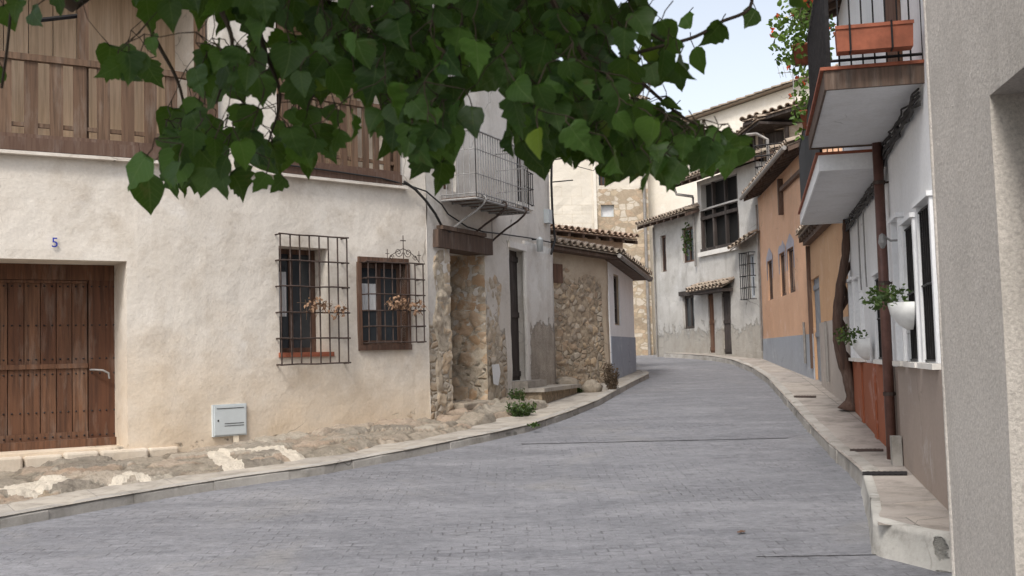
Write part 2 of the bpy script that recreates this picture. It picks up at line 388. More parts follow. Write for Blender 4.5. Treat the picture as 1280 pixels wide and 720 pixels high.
m_kerb = plaster('kerb_stone', (.40, .375, .34), (.30, .28, .255), (.17, .155, .13), .8, bs=.7, grime=(.2, .18, .15))
m_kerbw = plaster('limewashed_kerb', (.46, .44, .40), (.32, .305, .275), (.15, .14, .12), .95, ('render', (.27, .26, .23), (.20, .19, .17)))
m_soil = plain('dry_soil', (.26, .21, .15), .95, 0, .4, 2, .5)
def m_tile_(name, A, B):
    M = Mt(name); c = M.ramp(M.attr('rnd'), [(0, A), (.5, B), (1, tuple(x*.7 for x in A))])
    c = M.mix(c, (.30, .27, .21), M.ma('MULTIPLY', M.step(M.noise(4, 6, .75), .48, .66), .7))
    c = M.mix(c, (.09, .08, .065), M.ma('MULTIPLY', M.step(M.noise(9, 5, .75), .55, .7), .6))
    return M.out(c, M.bump(M.noise(20, 4), .4, .01))
m_tile = m_tile_('lichened_roof_tiles', (.25, .195, .15), (.33, .26, .20))
m_tiler = m_tile_('orange_roof_tiles', (.34, .235, .175), (.40, .29, .215))
def m_leaf_(name, A, B, trans=.25, rough=.45):
    M = Mt(name); c = M.ramp(M.attr('rnd'), [(0, A), (.75, B), (.97, tuple(min(1, x*1.5) for x in B)), (1, (B[0]*3, B[1]*2, B[2]))])
    c = M.mix(c, tuple(x*.6 for x in A), M.ma('MULTIPLY', M.noise(30, 3), .4))
    sx = M.t.nodes.new('ShaderNodeSeparateXYZ'); M.L(M.tc.outputs['UV'], sx.inputs[0]); ax_ = M.ma('ABSOLUTE', sx.outputs[0])
    ln = M.ma('FRACT', M.ma('SUBTRACT', M.ma('MULTIPLY', sx.outputs[1], 6.0), M.ma('MULTIPLY', ax_, 5.0)))
    vein = M.ma('MAXIMUM', M.step(ax_, .022, .008), M.ma('MULTIPLY', M.step(M.ma('ABSOLUTE', M.ma('SUBTRACT', ln, .5)), .09, .03), .6))
    c = M.mix(c, M.mix(c, (.16, .22, .07), .5), M.ma('MULTIPLY', vein, .6))
    c = M.mix(c, (.10, .075, .03), M.ma('MULTIPLY', M.step(M.noise(14, 4, .7), .62, .72), .5))
    M.out(c, M.bump(M.ma('SUBTRACT', M.noise(40, 3), vein), .35, .002), rough)
    tr = M.t.nodes.new('ShaderNodeBsdfTranslucent'); M.L(M.mix(c, (.25, .4, .02), .35), tr.inputs[0])
    ms = M.t.nodes.new('ShaderNodeMixShader'); ms.inputs[0].default_value = trans
    M.L(M.b.outputs[0], ms.inputs[1]); M.L(tr.outputs[0], ms.inputs[2])
    o = [n for n in M.t.nodes if n.type == 'OUTPUT_MATERIAL'][0]; M.L(ms.outputs[0], o.inputs[0]); return M.m
m_leaf = m_leaf_('broad_tree_leaf', (.014, .044, .009), (.048, .105, .017), .34, .45)
m_leafy = m_leaf_('light_green_leaf', (.05, .10, .02), (.13, .21, .04), .3)
m_weed = m_leaf_('weed_green', (.022, .045, .013), (.05, .085, .02), .2)
m_flower = plain('orange_red_petals', (.55, .09, .03), .6, 0, .3)
m_dryf = plain('dried_flowers', (.34, .21, .13), .9, 0, .5, 20)
m_bark = wood('grey_brown_bark', (.11, .08, .055), (.14, .10, .07), (.04, .03, .022), True, .9, .5, 1.0)
m_twig = plain('thin_twig', (.045, .032, .02), .8)
m_vine = wood('vine_bark', (.13, .075, .05), (.10, .06, .045), (.035, .022, .018), True, .9, .7, 1.0)
m_pipe = plain('brown_painted_pipe', (.14, .07, .055), .45, .1, .3, 9)
m_pot = plain('white_glazed_pot', (.72, .72, .70), .45, 0, .15, 9)
m_tpot = plain('terracotta_pot', (.31, .10, .055), .8, 0, .35, 7)
m_soffit = plaster('painted_soffit', (.68, .68, .69), (.62, .62, .62), (.42, .40, .37), .35, bs=.08)
m_zinc = plain('zinc_gutter', (.30, .28, .26), .6, .5, .3)

# ------------------------------------------------------------------ wall builder
def wall(W, z0, z1, holes, name, mat, parent, step=.35, depth=.4, back=6.0, zone=None, wav=.012, top=None, z0f=None):
    """facade skin with real openings; reveals go in by the depth of each hole; sides, back and top close the block.
    holes: (u0,u1,z0,z1[,depth])"""
    us = set([0, W.L]+W.k); zs = set([z0, z1])
    hol = []
    for h in holes:
        u0, u1, a, b = h[:4]; d = h[4] if len(h) > 4 else depth
        u0 = max(u0, 0); u1 = min(u1, W.L); hol.append((u0, u1, a, b, d)); us |= {u0, u1}; zs |= {a, b}
    def fill(S, st):
        S = sorted(S); o = [S[0]]
        for x in S[1:]:
            if x-o[-1] < 1e-4: continue
            n = max(1, int(math.ceil((x-o[-1])/st))); b = o[-1]
            for i in range(1, n+1): o.append(b+(x-b)*i/n)
        return o
    us = fill(us, step); zs = fill(zs, step); B = MB(); idx = {}; zn = []
    def V(i, j, off=None):
        key = (i, j, off)
        if key not in idx:
            u, z = us[i], zs[j]; o = (nz(u*.9, z*.9, W.p[0].x)+.5*nz(u*2.7, z*2.7, 3))*wav
            q = W.pt(u, z, o if off is None else off)
            B.v.append(q); idx[key] = len(B.v)-1; zn.append(zone(u, z) if zone else 0.0)
        return idx[key]
    def quad(a, b, c, d, uv):
        B.f.append([a, b, c, d]); B.r.append(.5); B.uv.append(uv)
    def inh(u, z):
        for h in hol:
            if h[0]-1e-5 < u < h[1]+1e-5 and h[2]-1e-5 < z < h[3]+1e-5: return h
    nu, nzz = len(us), len(zs); H = {}
    for i in range(nu-1):
        for j in range(nzz-1): H[i, j] = inh((us[i]+us[i+1])/2, (zs[j]+zs[j+1])/2)
    for i in range(nu-1):
        for j in range(nzz-1):
            u0, u1, a, b = us[i], us[i+1], zs[j], zs[j+1]
            if H[i, j] is None:
                quad(V(i, j), V(i+1, j), V(i+1, j+1), V(i, j+1), [(u0, a), (u1, a), (u1, b), (u0, b)])
            else:
                d = -H[i, j][4]
                for (di, dj, p, q) in ((-1, 0, (i, j+1), (i, j)), (1, 0, (i+1, j), (i+1, j+1)), (0, -1, (i, j), (i+1, j)), (0, 1, (i+1, j+1), (i, j+1))):
                    if H.get((i+di, j+dj), 0) is None:
                        quad(V(*p), V(*q), V(*q, d), V(*p, d), [(us[p[0]], zs[p[1]]), (us[q[0]], zs[q[1]]), (us[q[0]]+.4, zs[q[1]]+.01), (us[p[0]]+.4, zs[p[1]]+.01)])
    # closing sides
    A0, A1 = W.pt(0, z0, 0), W.pt(W.L, z0, 0); n0 = W.nd(0)[0]; n1 = W.nd(W.L)[0]; nb = (n0+n1).normalized()
    b0, b1 = A0-nb*back, A1-nb*back; up = Vector((0, 0, z1-z0))
    base = len(B.v); B.v += [A0, b0, b1, A1, A0+up, b0+up, b1+up, A1+up]; zn += [0]*8
    for f in ((0, 4, 5, 1), (1, 5, 6, 2), (2, 6, 7, 3)):
        B.f.append([base+k for k in f]); B.r.append(.5); B.uv.append([(0, 0), (0, 3), (3, 3), (3, 0)])
    tops = [W.pt(k, z1, 0) for k in W.k]; bt = len(B.v); B.v += tops+[b1+up, b0+up]; zn += [0]*(len(tops)+2)
    B.f.append(list(range(bt, bt+len(tops)+2))); B.r.append(.5); B.uv.append([(0, 0)]*(len(tops)+2))
    B.at['zone'] = zn
    return B.build(name, mat, parent)

def window(W, r, parent, inset=.2, fw=.06, mat=None, pane=None, nx=2, nzb=2, curtain=None, name='window'):
    u0, u1, z0, z1 = r; mat = mat or m_doord; B = MB(); t = .05
    B.wbox(W, u0, u1, z1-fw, z1, -inset-t, -inset); B.wbox(W, u0, u1, z0, z0+fw, -inset-t, -inset+.002)
    B.wbox(W, u0, u0+fw, z0+fw, z1-fw, -inset-t, -inset); B.wbox(W, u1-fw, u1, z0+fw, z1-fw, -inset-t, -inset)
    for i in range(1, nx):
        u = u0+(u1-u0)*i/nx; B.wbox(W, u-fw*.45, u+fw*.45, z0+fw, z1-fw, -inset-t, -inset-.006)
    for i in range(1, nzb):
        z = z0+(z1-z0)*i/nzb; B.wbox(W, u0+fw, u1-fw, z-fw*.25, z+fw*.25, -inset-t, -inset-.012)
    o = B.build(name, mat, parent)
    P = MB(); P.wbox(W, u0+.01, u1-.01, z0+.01, z1-.01, -inset-.045, -inset-.03); P.build('pane', pane or m_glass, o)
    if curtain:
        c0, c1, d0, d1 = curtain; P = MB(); n = 14
        for i in range(n):
            a = u0+(u1-u0)*(c0+(c1-c0)*i/n); b = u0+(u1-u0)*(c0+(c1-c0)*(i+1)/n)
            P.wbox(W, a, b, z0+(z1-z0)*d0, z0+(z1-z0)*d1, -inset-.028, -inset-.016-.008*(i % 2))
        P.build('curtain', m_curt, o)
    return o
def grille(W, r, parent, out=.1, nx=7, nzb=6, bar=.008, mat=None, ret=.16):
    u0, u1, z0, z1 = r; B = MB(); mat = mat or m_rust
    for i in range(nx):
        u = u0+(u1-u0)*i/(nx-1)+random.uniform(-.006, .006); B.tube([W.pt(u, z0, out), W.pt(u+random.uniform(-.006, .006), z1, out)], bar, 5)
    for j in range(nzb):
        z = z0+(z1-z0)*j/(nzb-1); B.tube([W.pt(u0-.03+(u1-u0+.06)*k/4, z+random.uniform(-.006, .006), out+bar) for k in range(5)], bar*.95, 5)
        if ret:
            for u in (u0, u1): B.tube([W.pt(u, z, out), W.pt(u, z, -.03)], bar, 5)
    return B.build('grille', mat, parent)
def door(W, r, parent, inset=.25, n=5, mat=None, name='door'):
    u0, u1, z0, z1 = r; mat = mat or m_doord; B = MB()
    for i in range(n):
        a = u0+(u1-u0)*i/n; b = u0+(u1-u0)*(i+1)/n
        B.wbox(W, a+.004, b-.004, z0, z1, -inset-.05, -inset-random.uniform(0, .006))
    for z in (z0+.12, (z0+z1)/2, z1-.18): B.wbox(W, u0+.01, u1-.01, z-.05, z+.05, -inset+.002, -inset+.02)
    return B.build(name, mat, parent)
def tiles(B, A, Bp, up, L, sp=.22, ex=.33, r=.085):
    A = Vector(A); Bp = Vector(Bp); d = (Bp-A).normalized(); W_ = (Bp-A).length; up = Vector(up).normalized(); n = d.cross(up).normalized()
    if n.z < 0: n = -n
    nc = max(1, int(W_/sp)); nr = max(1, int(L/ex)); sp = W_/nc
    # bed under the tiles
    B.frame_box(A-n*.05, d*W_, up*L, n*.03, .2)
    for i in range(nc+1):
        for j in range(nr):
            o = A+d*(sp*i+random.uniform(-.014, .014))+up*(ex*j+random.uniform(-.02, .02)) ; ln = ex*1.22; rr = r*random.uniform(.94, 1.06)
            vs = []; K = 6
            for (t, q, l) in ((0, rr, .035), (1, rr*.82, .0)):
                for k in range(K+1):
                    a = math.pi*k/K; vs.append(o+up*(ln*t)+d*(math.cos(a)*q)+n*(math.sin(a)*q+l-.01))
                for k in range(K+1):
                    a = math.pi*k/K; vs.append(o+up*(ln*t)+d*(math.cos(a)*(q-.018))+n*(math.sin(a)*(q-.018)+l-.01))
            m_ = 2*(K+1); fs = []
            for k in range(K):
                fs += [(k, k+1, m_+k+1, m_+k), (k+K+1, m_+k+K+1, m_+k+K+2, k+K+2), (k, k+K+1, k+K+2, k+1)]
            B.add(vs, fs)
        # channel tile lip between covers
        if i < nc:
            for j in range(nr):
                o = A+d*(sp*(i+.5))+up*(ex*j); vs = []
                for t in (0, 1):
                    for k in range(5):
                        a = math.pi*k/4; vs.append(o+up*(ex*1.15*t-.05)+d*(math.cos(a)*r*.8)-n*(math.sin(a)*r*.35-.015-.012*(1-t)))
                B.add(vs, [(k, 5+k, 6+k, k+1) for k in range(4)])
def roof(W, u0, u1, z, over, L, pitch, parent, mat=None, rafters=True, z2=None, name='roof', sp=.22):
    B = MB(); um = (u0+u1)/2; n, d = W.nd(um)
    A = W.pt(u0, z, over); Bq = W.pt(u1, z if z2 is None else z2, over); up = -n*math.cos(pitch)+Vector((0, 0, math.sin(pitch)))
    tiles(B, A, Bq, up, L, sp); o = B.build(name, mat or m_tile, parent)
    R = MB(); N = max(2, int((Bq-A).length/.5)); ez = Vector((0, 0, 1))
    for i in range(N+1):
        q = A+(Bq-A)*(i/N)-ez*.17-up*(-.03); R.frame_box(q-d*.04, d*.08, up*(over+.5), ez*.09)
    R.frame_box(A-ez*.075+up*.02, (Bq-A), up*min(L*.95, over+1.0), ez*.02)
    R.build('eave_boards', m_beam, o)
    return o
LEAVES = [[(0, .0), (-.06, .2), (.08, .43), (.3, .5), (.5, .41), (.66, .26), (.8, .15), (.92, .05)],
          [(0, .0), (-.05, .24), (.1, .46), (.26, .45), (.34, .33), (.52, .38), (.62, .22), (.8, .14), (.92, .04)],
          [(0, .0), (.2, .3), (.55, .32), (.85, .12)],
          [(0, .0), (.0, .15), (.12, .33), (.33, .40), (.52, .34), (.7, .22), (.86, .09)],
          [(0, .0), (-.07, .22), (.05, .42), (.2, .5), (.26, .40), (.40, .46), (.47, .33), (.58, .34), (.64, .2), (.84, .08)]]
def leafq(B, p, ax, up, s, r=None, kind=0):
    """a folded broad leaf: p stalk end, ax to the tip, up = side direction"""
    ax = ax.normalized(); side = (up-ax*up.dot(ax)).normalized(); nn = ax.cross(side); prof = LEAVES[kind]
    cur = random.uniform(-.05, .38); fold = random.uniform(.0, .55); bend = random.uniform(-.25, .25); K = len(prof)
    asy = random.uniform(.82, 1.18); wv_ = random.uniform(.02, .07); ph = random.uniform(0, 6)
    T_ = [t for t, _ in prof]+[1.0]
    mid = [p+ax*(s*t)-nn*(s*cur*t*t)+side*(s*bend*t*t) for t in T_]
    Ls = [mid[i]+side*(s*wd*asy)+nn*(s*wd*fold)+nn*(s*wv_*math.sin(i*2.3+ph)) for i, (t, wd) in enumerate(prof)]
    Rs = [mid[i]-side*(s*wd/asy)+nn*(s*wd*fold)-nn*(s*wv_*math.sin(i*1.9+ph)) for i, (t, wd) in enumerate(prof)]
    vs = mid+Ls+Rs; M1 = K+1; fs = []
    U = [(0, t) for t in T_]+[(wd, t) for t, wd in prof]+[(-wd, t) for t, wd in prof]
    for i in range(1, K-1):
        fs += [(i, i+1, M1+i+1, M1+i), (i+1, i, M1+K+i, M1+K+i+1)]
    fs += [(0, 1, M1+1), (1, 0, M1+K+1), (K-1, K, M1+K-1), (K, K-1, M1+K+K-1)]
    B.add(vs, fs, [[U[k] for k in f] for f in fs], r)
def rv(): return Vector((random.gauss(0, 1), random.gauss(0, 1), random.gauss(0, 1))).normalized()
def bush(c, rx, ry, rz, n, s, down=0.0):
    B = MB(); c = Vector(c)
    for _ in range(n):
        q = rv()*random.random()**.45; p = c+Vector((q.x*rx, q.y*ry, q.z*rz))
        leafq(B, p, rv()+Vector((0, 0, -down)), rv(), s*random.uniform(.6, 1.2), None, 2)
    return B

# ================================================================== GROUND
def sheet(name, mat, X, Y, st, dz, kind='structure'):
    B = MB(); nx = int((X[1]-X[0])/st); ny = int((Y[1]-Y[0])/st)
    for j in range(ny+1):
        for i in range(nx+1):
            x = X[0]+(X[1]-X[0])*i/nx; y = Y[0]+(Y[1]-Y[0])*j/ny
            B.v.append(Vector((x, y, hgt(y)+dz)))
    for j in range(ny):
        for i in range(nx):
            a = j*(nx+1)+i; B.f.append([a, a+1, a+nx+2, a+nx+1]); B.r.append(.5); B.uv.append([(B.v[k].x, B.v[k].y) for k in B.f[-1]])
    o = B.build(name, mat, None, True); o['kind'] = kind; return o
sheet('ground', m_soil, (-400, 400), (-200, 600), 5, -.06)
sheet('road', m_road, (-16, 12), (-6, 62), .5, 0)
def poly_at(P, t):
    L = [0]
    for a, b in zip(P, P[1:]): L.append(L[-1]+(b-a).length)
    s = t*L[-1]
    for i in range(len(P)-1):
        if s <= L[i+1]+1e-9:
            return P[i].lerp(P[i+1], (s-L[i])/max(1e-9, L[i+1]-L[i]))
    return P[-1].copy()
def ribbon(name, mat, K, Wl, hf, n=60, m_=8, parent=None):
    B = MB()
    for i in range(n+1):
        a = poly_at(K, i/n); b = poly_at(Wl, i/n)
        for j in range(m_+1):
            p = a.lerp(b, j/m_); B.v.append(Vector((p.x, p.y, hf(p.y)+.006*nz(p.x*2, p.y*2))))
    for i in range(n):
        for j in range(m_):
            q = i*(m_+1)+j; B.f.append([q, q+m_+1, q+m_+2, q+1]); B.r.append(.5)
            B.uv.append([(k_ % (m_+1)*.18, (k_//(m_+1))*.3) for k_ in B.f[-1]])
    fx = [Vector((p.x, p.y)) for p in B.v]
    o = B.build(name, mat, parent, True); o['kind'] = 'structure'; return o
def kerbs(name, mat, K, hf, wd=.16, seg=.95, flip=1, zone=None):
    """a row of kerb stones, outer face along K"""
    B = MB(); L = sum((b-a).length for a, b in zip(K, K[1:])); n = int(L/seg); zn = []
    for i in range(n):
        a = poly_at(K, (i+.003)/n); b = poly_at(K, (i+.997)/n); d = (b-a); d.z = 0; sd_ = Vector((-d.y, d.x, 0)).normalized()*flip
        j = random.uniform(-.008, .008); a += sd_*j; b += sd_*j; N = 4
        pts = []
        for k in range(N+1):
            q = poly_at(K, (i+.003+.994*k/N)/n)+sd_*j; g = hgt(q.y); h = hf(q.y)+.004+random.uniform(-.005, .005)
            wob = .016*nz(q.x*4, q.y*4)+.008*nz(q.x*13, q.y*13)
            pts.append([Vector((q.x, q.y, g-.05))+sd_*wob, Vector((q.x, q.y, h-.03))+sd_*(wob+.006), Vector((q.x, q.y, h))+sd_*(.035+wob), Vector((q.x, q.y, h+.002))+sd_*wd, Vector((q.x, q.y, g-.05))+sd_*wd])
        vs = [p for r_ in pts for p in r_]; fs = []
        for k in range(N):
            for m2 in range(4): q = k*5+m2; fs.append((q, q+1, q+6, q+5))
        fs += [(0, 4, 3, 2, 1), tuple(N*5+x for x in range(5))]
        B.add(vs, fs)
    if zone: B.at['zone'] = [zone(p) for p in B.v]
    o = B.build(name, mat); o['kind'] = 'structure'; return o

# facades in plan
def smooth_corner(a, b, c, r=1.1, n=5):
    a, b, c = Vector(a), Vector(b), Vector(c); p = b+(a-b).normalized()*r; q = b+(c-b).normalized()*r
    return [tuple((p*(1-t)**2+b*2*t*(1-t)+q*t*t)) for t in [i/n for i in range(n+1)]]
W1 = Wall([(-11.2, 10.1)]+smooth_corner((-11.2, 10.1), (-4.35, 14.38), (-1.30, 17.28), .75, 5)+[(-1.30, 17.28)])
W2 = Wall([(-1.30, 17.28), (-.475, 19.0), (.814, 22.8)])
W3 = Wall([(.72, 23.35), (2.09, 25.0), (3.03, 28.3)])
W4 = Wall([(.3, 27.5), (3.0, 29.9)])
WC = Wall([(-1.5, 43.5), (1.0, 43.8), (5.55, 44.6)])
WP = Wall([(5.5, 45.6), (11.5, 42.2)])
W5 = Wall([(4.9, 38.1), (7.0, 31.4)])
W6 = Wall([(7.0, 31.4), (6.35, 23.7)])
W7 = Wall([(6.35, 23.7), (5.40, 18.0)])
W8 = Wall([(5.40, 17.95), (3.05, 7.1)])
W9 = Wall([(2.1, 5.5), (1.0, -1.8)])

# left pavement
kpx = [(0, 661), (60, 650), (130, 637), (200, 624), (300, 608), (400, 594), (500, 575), (600, 554), (658, 541), (709, 523.5), (748, 507.5), (775, 492), (797, 480), (812, 472.5)]
KL = [on_ground(*p) for p in kpx]
KL = [KL[0]+(KL[0]-KL[3])*(3.0), KL[0]+(KL[0]-KL[3])]+KL
tip = KL[-1]; KL += [tip+Vector((.05, .9, 0)), tip+Vector((-.25, 1.9, 0)), tip+Vector((-.7, 3.2, 0))]
PH = .11
hL = lambda y: hgt(y)+PH
WL = [W1.pt(0, 0, -.3)+Vector((-2, -1, 0))]+[W1.pt(u, 0, -.3) for u in (0, 2, 4, 6, 8, 10)]+[W2.pt(u, 0, -.3) for u in (.5, 1.9, 4, 5.7)]+[W3.pt(.8, 0, -.3), W3.pt(2.1, 0, -.2), W3.pt(4, 0, -.2), W3.pt(5.5, 0, -.2)]
# re-pair the wall side with the kerb side by nearest parameter
def pair(K, Wp, n=70):
    A = [poly_at(K, i/n) for i in range(n+1)]; Q = [poly_at(Wp, i/400) for i in range(401)]; Bs = []; last = 0
    for i, a in enumerate(A):
        k = min(range(last, 401), key=lambda j: (Q[j]-a).to_2d().length); Bs.append(Q[k]); last = k
    return A, Bs
A_, B_ = pair(KL, WL); n_ = len(A_)-1
def ribbon_pairs(name, mat, A, Bs, hf, m_=10):
    B = MB(); n = len(A)-1; L = 0
    for i in range(n+1):
        if i: L += (A[i]-A[i-1]).to_2d().length
        for j in range(m_+1):
            p = A[i].lerp(Bs[i], j/m_); B.v.append(Vector((p.x, p.y, hf(p.y)+.005*nz(p.x*2, p.y*2)))); 
            B.uv.append((L, (Bs[i]-A[i]).to_2d().length*j/m_))
    uvv = B.uv; B.uv = []
    for i in range(n):
        for j in range(m_):
            q = i*(m_+1)+j; f = [q, q+m_+1, q+m_+2, q+1]; B.f.append(f); B.r.append(.5); B.uv.append([uvv[k] for k in f])
    o = B.build(name, mat, None, True); o['kind'] = 'structure'; return o
ribbon_pairs('left_pavement', m_paveL, A_, B_, hL)
kerbs('left_kerb', m_kerb, KL, hL)

# right pavement
rpx = [(1100, 699), (1090, 660), (1079, 614), (1058, 591), (1035, 567), (1013, 543), (988, 513), (960, 480), (940, 466), (915, 455.5), (890, 451), (862, 448.5), (830, 447)]
KR = [on_ground(*p) for p in rpx]
near_in = on_ground(1187, 717)
def hR(y): return hgt(y)+(.25 if y < 9 else .25-.11*min(1, (y-9)/5))
WR = [W8.pt(W8.L-.5, 0, -.3)]+[W8.pt(u, 0, -.3) for u in (9, 7, 5, 3, 1, 0)]+[W7.pt(u, 0, -.3) for u in (4, 2, 0)]+[W6.pt(u, 0, -.3) for u in (6, 4, 2, 0)]+[W5.pt(u, 0, -.3) for u in (6.5, 4, 2, 0)]
A_, B_ = pair(KR, WR); ribbon_pairs('right_pavement', m_paveR, A_, B_, hR)
def wz(p): return 1.0 if (p.y < 8.3 and nz(p.x*1.5, 3.3) > .1) else 0.0
KRk = [KR[0]]+KR[1:]
kerbs('right_kerb', m_kerb, KR[2:], hR, flip=-1, seg=.9)
# the lime-washed near end
Bn = MB(); zn = []
def endwall(P, hf, n=26, m_=6):
    for i in range(n+1):
        q = poly_at(P, i/n)
        for j in range(m_+1):
            t = j/m_; z = hgt(q.y)-.03+t*(hf(q.y)+.035-hgt(q.y)); bulge = .05*(1-t)**2+.01*nz(q.x*5, q.y*5, t*3)
            Bn.v.append(Vector((q.x-bulge*.8, q.y-bulge*.6, z))); zn.append(max(0, .78-abs(q.x-2.97-.06*(t-.5)-.03*nz(t*5, 1))*14) if t > .12 else .7)
        Bn.v.append(Vector((q.x+.12, q.y+.14, hf(q.y)+.006))); zn.append(.0)
    w_ = m_+2
    for i in range(n):
        for j in range(m_+1):
            q = i*w_+j; Bn.f.append([q, q+1, q+w_+1, q+w_]); Bn.r.append(.5); Bn.uv.append([(0, 0)]*4)
endwall([near_in+Vector((1.2, -.1, 0)), near_in, KR[0]+Vector((.1, -.0, 0)), KR[0]+Vector((0, .12, 0)), KR[1], KR[2]], hR)
Bn.at['zone'] = zn; o = Bn.build('pavement_end', m_kerbw, None, True); o['kind'] = 'structure'
# fill under pavement top near end
Bn = MB(); P = [near_in+Vector((1.2, -.05, 0)), near_in+Vector((0, .05, 0)), KR[0]+Vector((.12, .08, 0)), KR[1]+Vector((.08, 0, 0)), KR[1]+Vector((2, .6, 0))]
Bn.add([Vector((p.x, p.y, hR(p.y)+.001)) for p in P], [(4, 3, 2, 1, 0)][::1], [[(p.x, p.y) for p in P]]); o = Bn.build('pavement_slab', m_paveR); o['kind'] = 'structure'

# bedrock and mortar along the foot of the left houses
def strip_rock(name, W, u0, u1, wfun, hfun, zonef, n, m_=34):
    B = MB(); zn = []; cl = []; mo = []
    for i in range(n+1):
        u = u0+(u1-u0)*i/n
        for j in range(m_+1):
            t = j/m_; wd = wfun(u); off = wd*(1-t)-.08*t; p = W.pt(u, 0, off)
            prof = (t**.55)*(1-.0*t); hh = hfun(u)*prof
            q_ = Vector((u/.62+.3*nz(u*2, off*2, 3), off/.34+.3*nz(u*2, off*2, 6), 2.5)); dd, pp = mn.voronoi(q_); e = max(0, min(1, (dd[1]-dd[0]-.02)/.16)); hs_ = (math.sin(pp[0].x*12.9+pp[0].y*78.2)*43758.5) % 1.0; cl.append(hs_); mo.append(e)
            lump = .45+.28*nz(p.x*1.6, p.y*1.6, 5)+.2*nz(p.x*4.3, p.y*4.3, 2)
            led = (.01+.055*hs_)*min(1, e*1.8)
            z = hL(p.y)-.03*(1-min(1, t*12))+.012+max(0, hh*lump+led)*min(1, t*9)+.016*nz(p.x*9, p.y*9)+.014*nz(p.x*21, p.y*21)
            B.v.append(Vector((p.x, p.y, z))); zn.append(zonef(p))
    for i in range(n):
        for j in range(m_):
            q = i*(m_+1)+j; B.f.append([q, q+m_+1, q+m_+2, q+1]); B.r.append(.5); B.uv.append([(0, 0)]*4)
    B.at['zone'] = zn; B.at['cell'] = cl; B.at['mort'] = mo; o = B.build(name, m_rock, None, True); o['kind'] = 'structure'; return o
def ring(cx, cy, pts, wd):
    P = [on_ground(x, y-9, PH+.10) for x, y in pts]
    def f(p):
        best = 9
        for a, b in zip(P, P[1:]):
            ab = (b-a).to_2d(); ap = (p-a).to_2d(); t = max(0, min(1, ap.dot(ab)/max(1e-6, ab.length_squared))); best = min(best, (ap-ab*t).length)
        return best < wd
    return f
rA = ring(0, 0, [(142, 605), (165, 597), (195, 601), (185, 611), (155, 612), (142, 605)], .07)
rB = ring(0, 0, [(272, 573), (300, 590), (340, 588), (385, 577), (350, 568), (300, 570), (272, 573), (285, 583)], .13)
rC = ring(0, 0, [(20, 612), (60, 604), (70, 607), (30, 618)], .16)
rD = ring(0, 0, [(540, 556), (580, 552), (610, 546)], .07)
rE = ring(0, 0, [(330, 595), (400, 583), (470, 571), (520, 560)], .10)
zf = lambda p: 1.0 if (rA(p) or rB(p) or rC(p) or rD(p) or rE(p)) else 0.0
KD = [poly_at(KL, i/300).to_2d() for i in range(301)]
def kd(W, u): q = W.pt(u, 0).to_2d(); return min((k-q).length for k in KD)
strip_rock('bedrock', W1, 3.0, W1.L+.1, lambda u: max(.6, kd(W1, u)-.50+.22*nz(u*1.3, 2)+.08*nz(u*4, 6)), lambda u: (.05+.06*abs(nz(u*.8, 9))) if u < 6.2 else (.09+.05*nz(u*.8, 9)+(.13*max(0, min(1, u-9))))*max(0, min(1, (W1.L+.1-u)/.2)), zf, 420)
strip_rock('bedrock_ledge', W2, -.1, 3.4, lambda u: .75+.3*nz(u*1.3, 4), lambda u: (.34+.1*nz(u*1.8, 9))*max(0, min(1, (u+.1)/.6)) if u < 2.4 else .34*max(0, (3.5-u)/1.1), zf, 140)

# movement joints across the setts
def joint(a, b, wk=1.0, name='expansion_joint'):
    A = on_ground(*a); Bq = on_ground(*b); B = MB(); n = 24; d = (Bq-A).normalized(); s_ = Vector((-d.y, d.x, 0))
    for i in range(n):
        p = A.lerp(Bq, i/n)+s_*.012*nz(i*.5, 1); q = A.lerp(Bq, (i+1)/n)+s_*.012*nz((i+1)*.5, 1)
        w0 = wk*(.022+.008*nz(i*.9, 3)); B.add([Vector((v.x, v.y, hgt(v.y)+.005))+e for v, e in ((p, -s_*w0), (q, -s_*w0), (q, s_*w0), (p, s_*w0))], [(0, 1, 2, 3)])
    o = B.build(name, m_cable); o['kind'] = 'structure'
joint((652, 555.5), (985, 548)); joint((945, 697), (1098, 694), .4)

# ================================================================== HOUSE 1 (left, number 5)
h1 = thing('plaster_house', 'cream plastered house with old wooden door, barred windows and wooden balcony', 'house', W1.pt(6, hL(13.3), 0))
d1r = W1.rect(-70, 324, 159, 566); d1u0 = d1r[1]-2.25
w1r = W1.rect(349, 309, 411, 443); w2r = W1.rect(451, 329, 507, 431)
ledge_z = W1.px(120, 190)[1]
def px_u(W, x, y=300): return W.px(x, y)[0]
lg1 = (0.8, px_u(W1, 262, 100)); lg2 = (px_u(W1, 346, 150), px_u(W1, 497, 200))
ZT = 6.75
def zone1(u, z):
    return (.42 if (z < hgt(W1.pt(u, 0).y)+.35 and u > 7) else .05)
wall(W1, -.2, 7.7, [(d1u0, d1r[1], d1r[2], d1r[3], .8), (*w1r, .42), (*w2r, .3), (lg1[0], lg1[1], ledge_z+.02, ZT, 1.2), (lg2[0], lg2[1], ledge_z+.02, ZT, 1.2)],
     'wall', m_h1, h1, .22, zone=zone1, wav=.022)
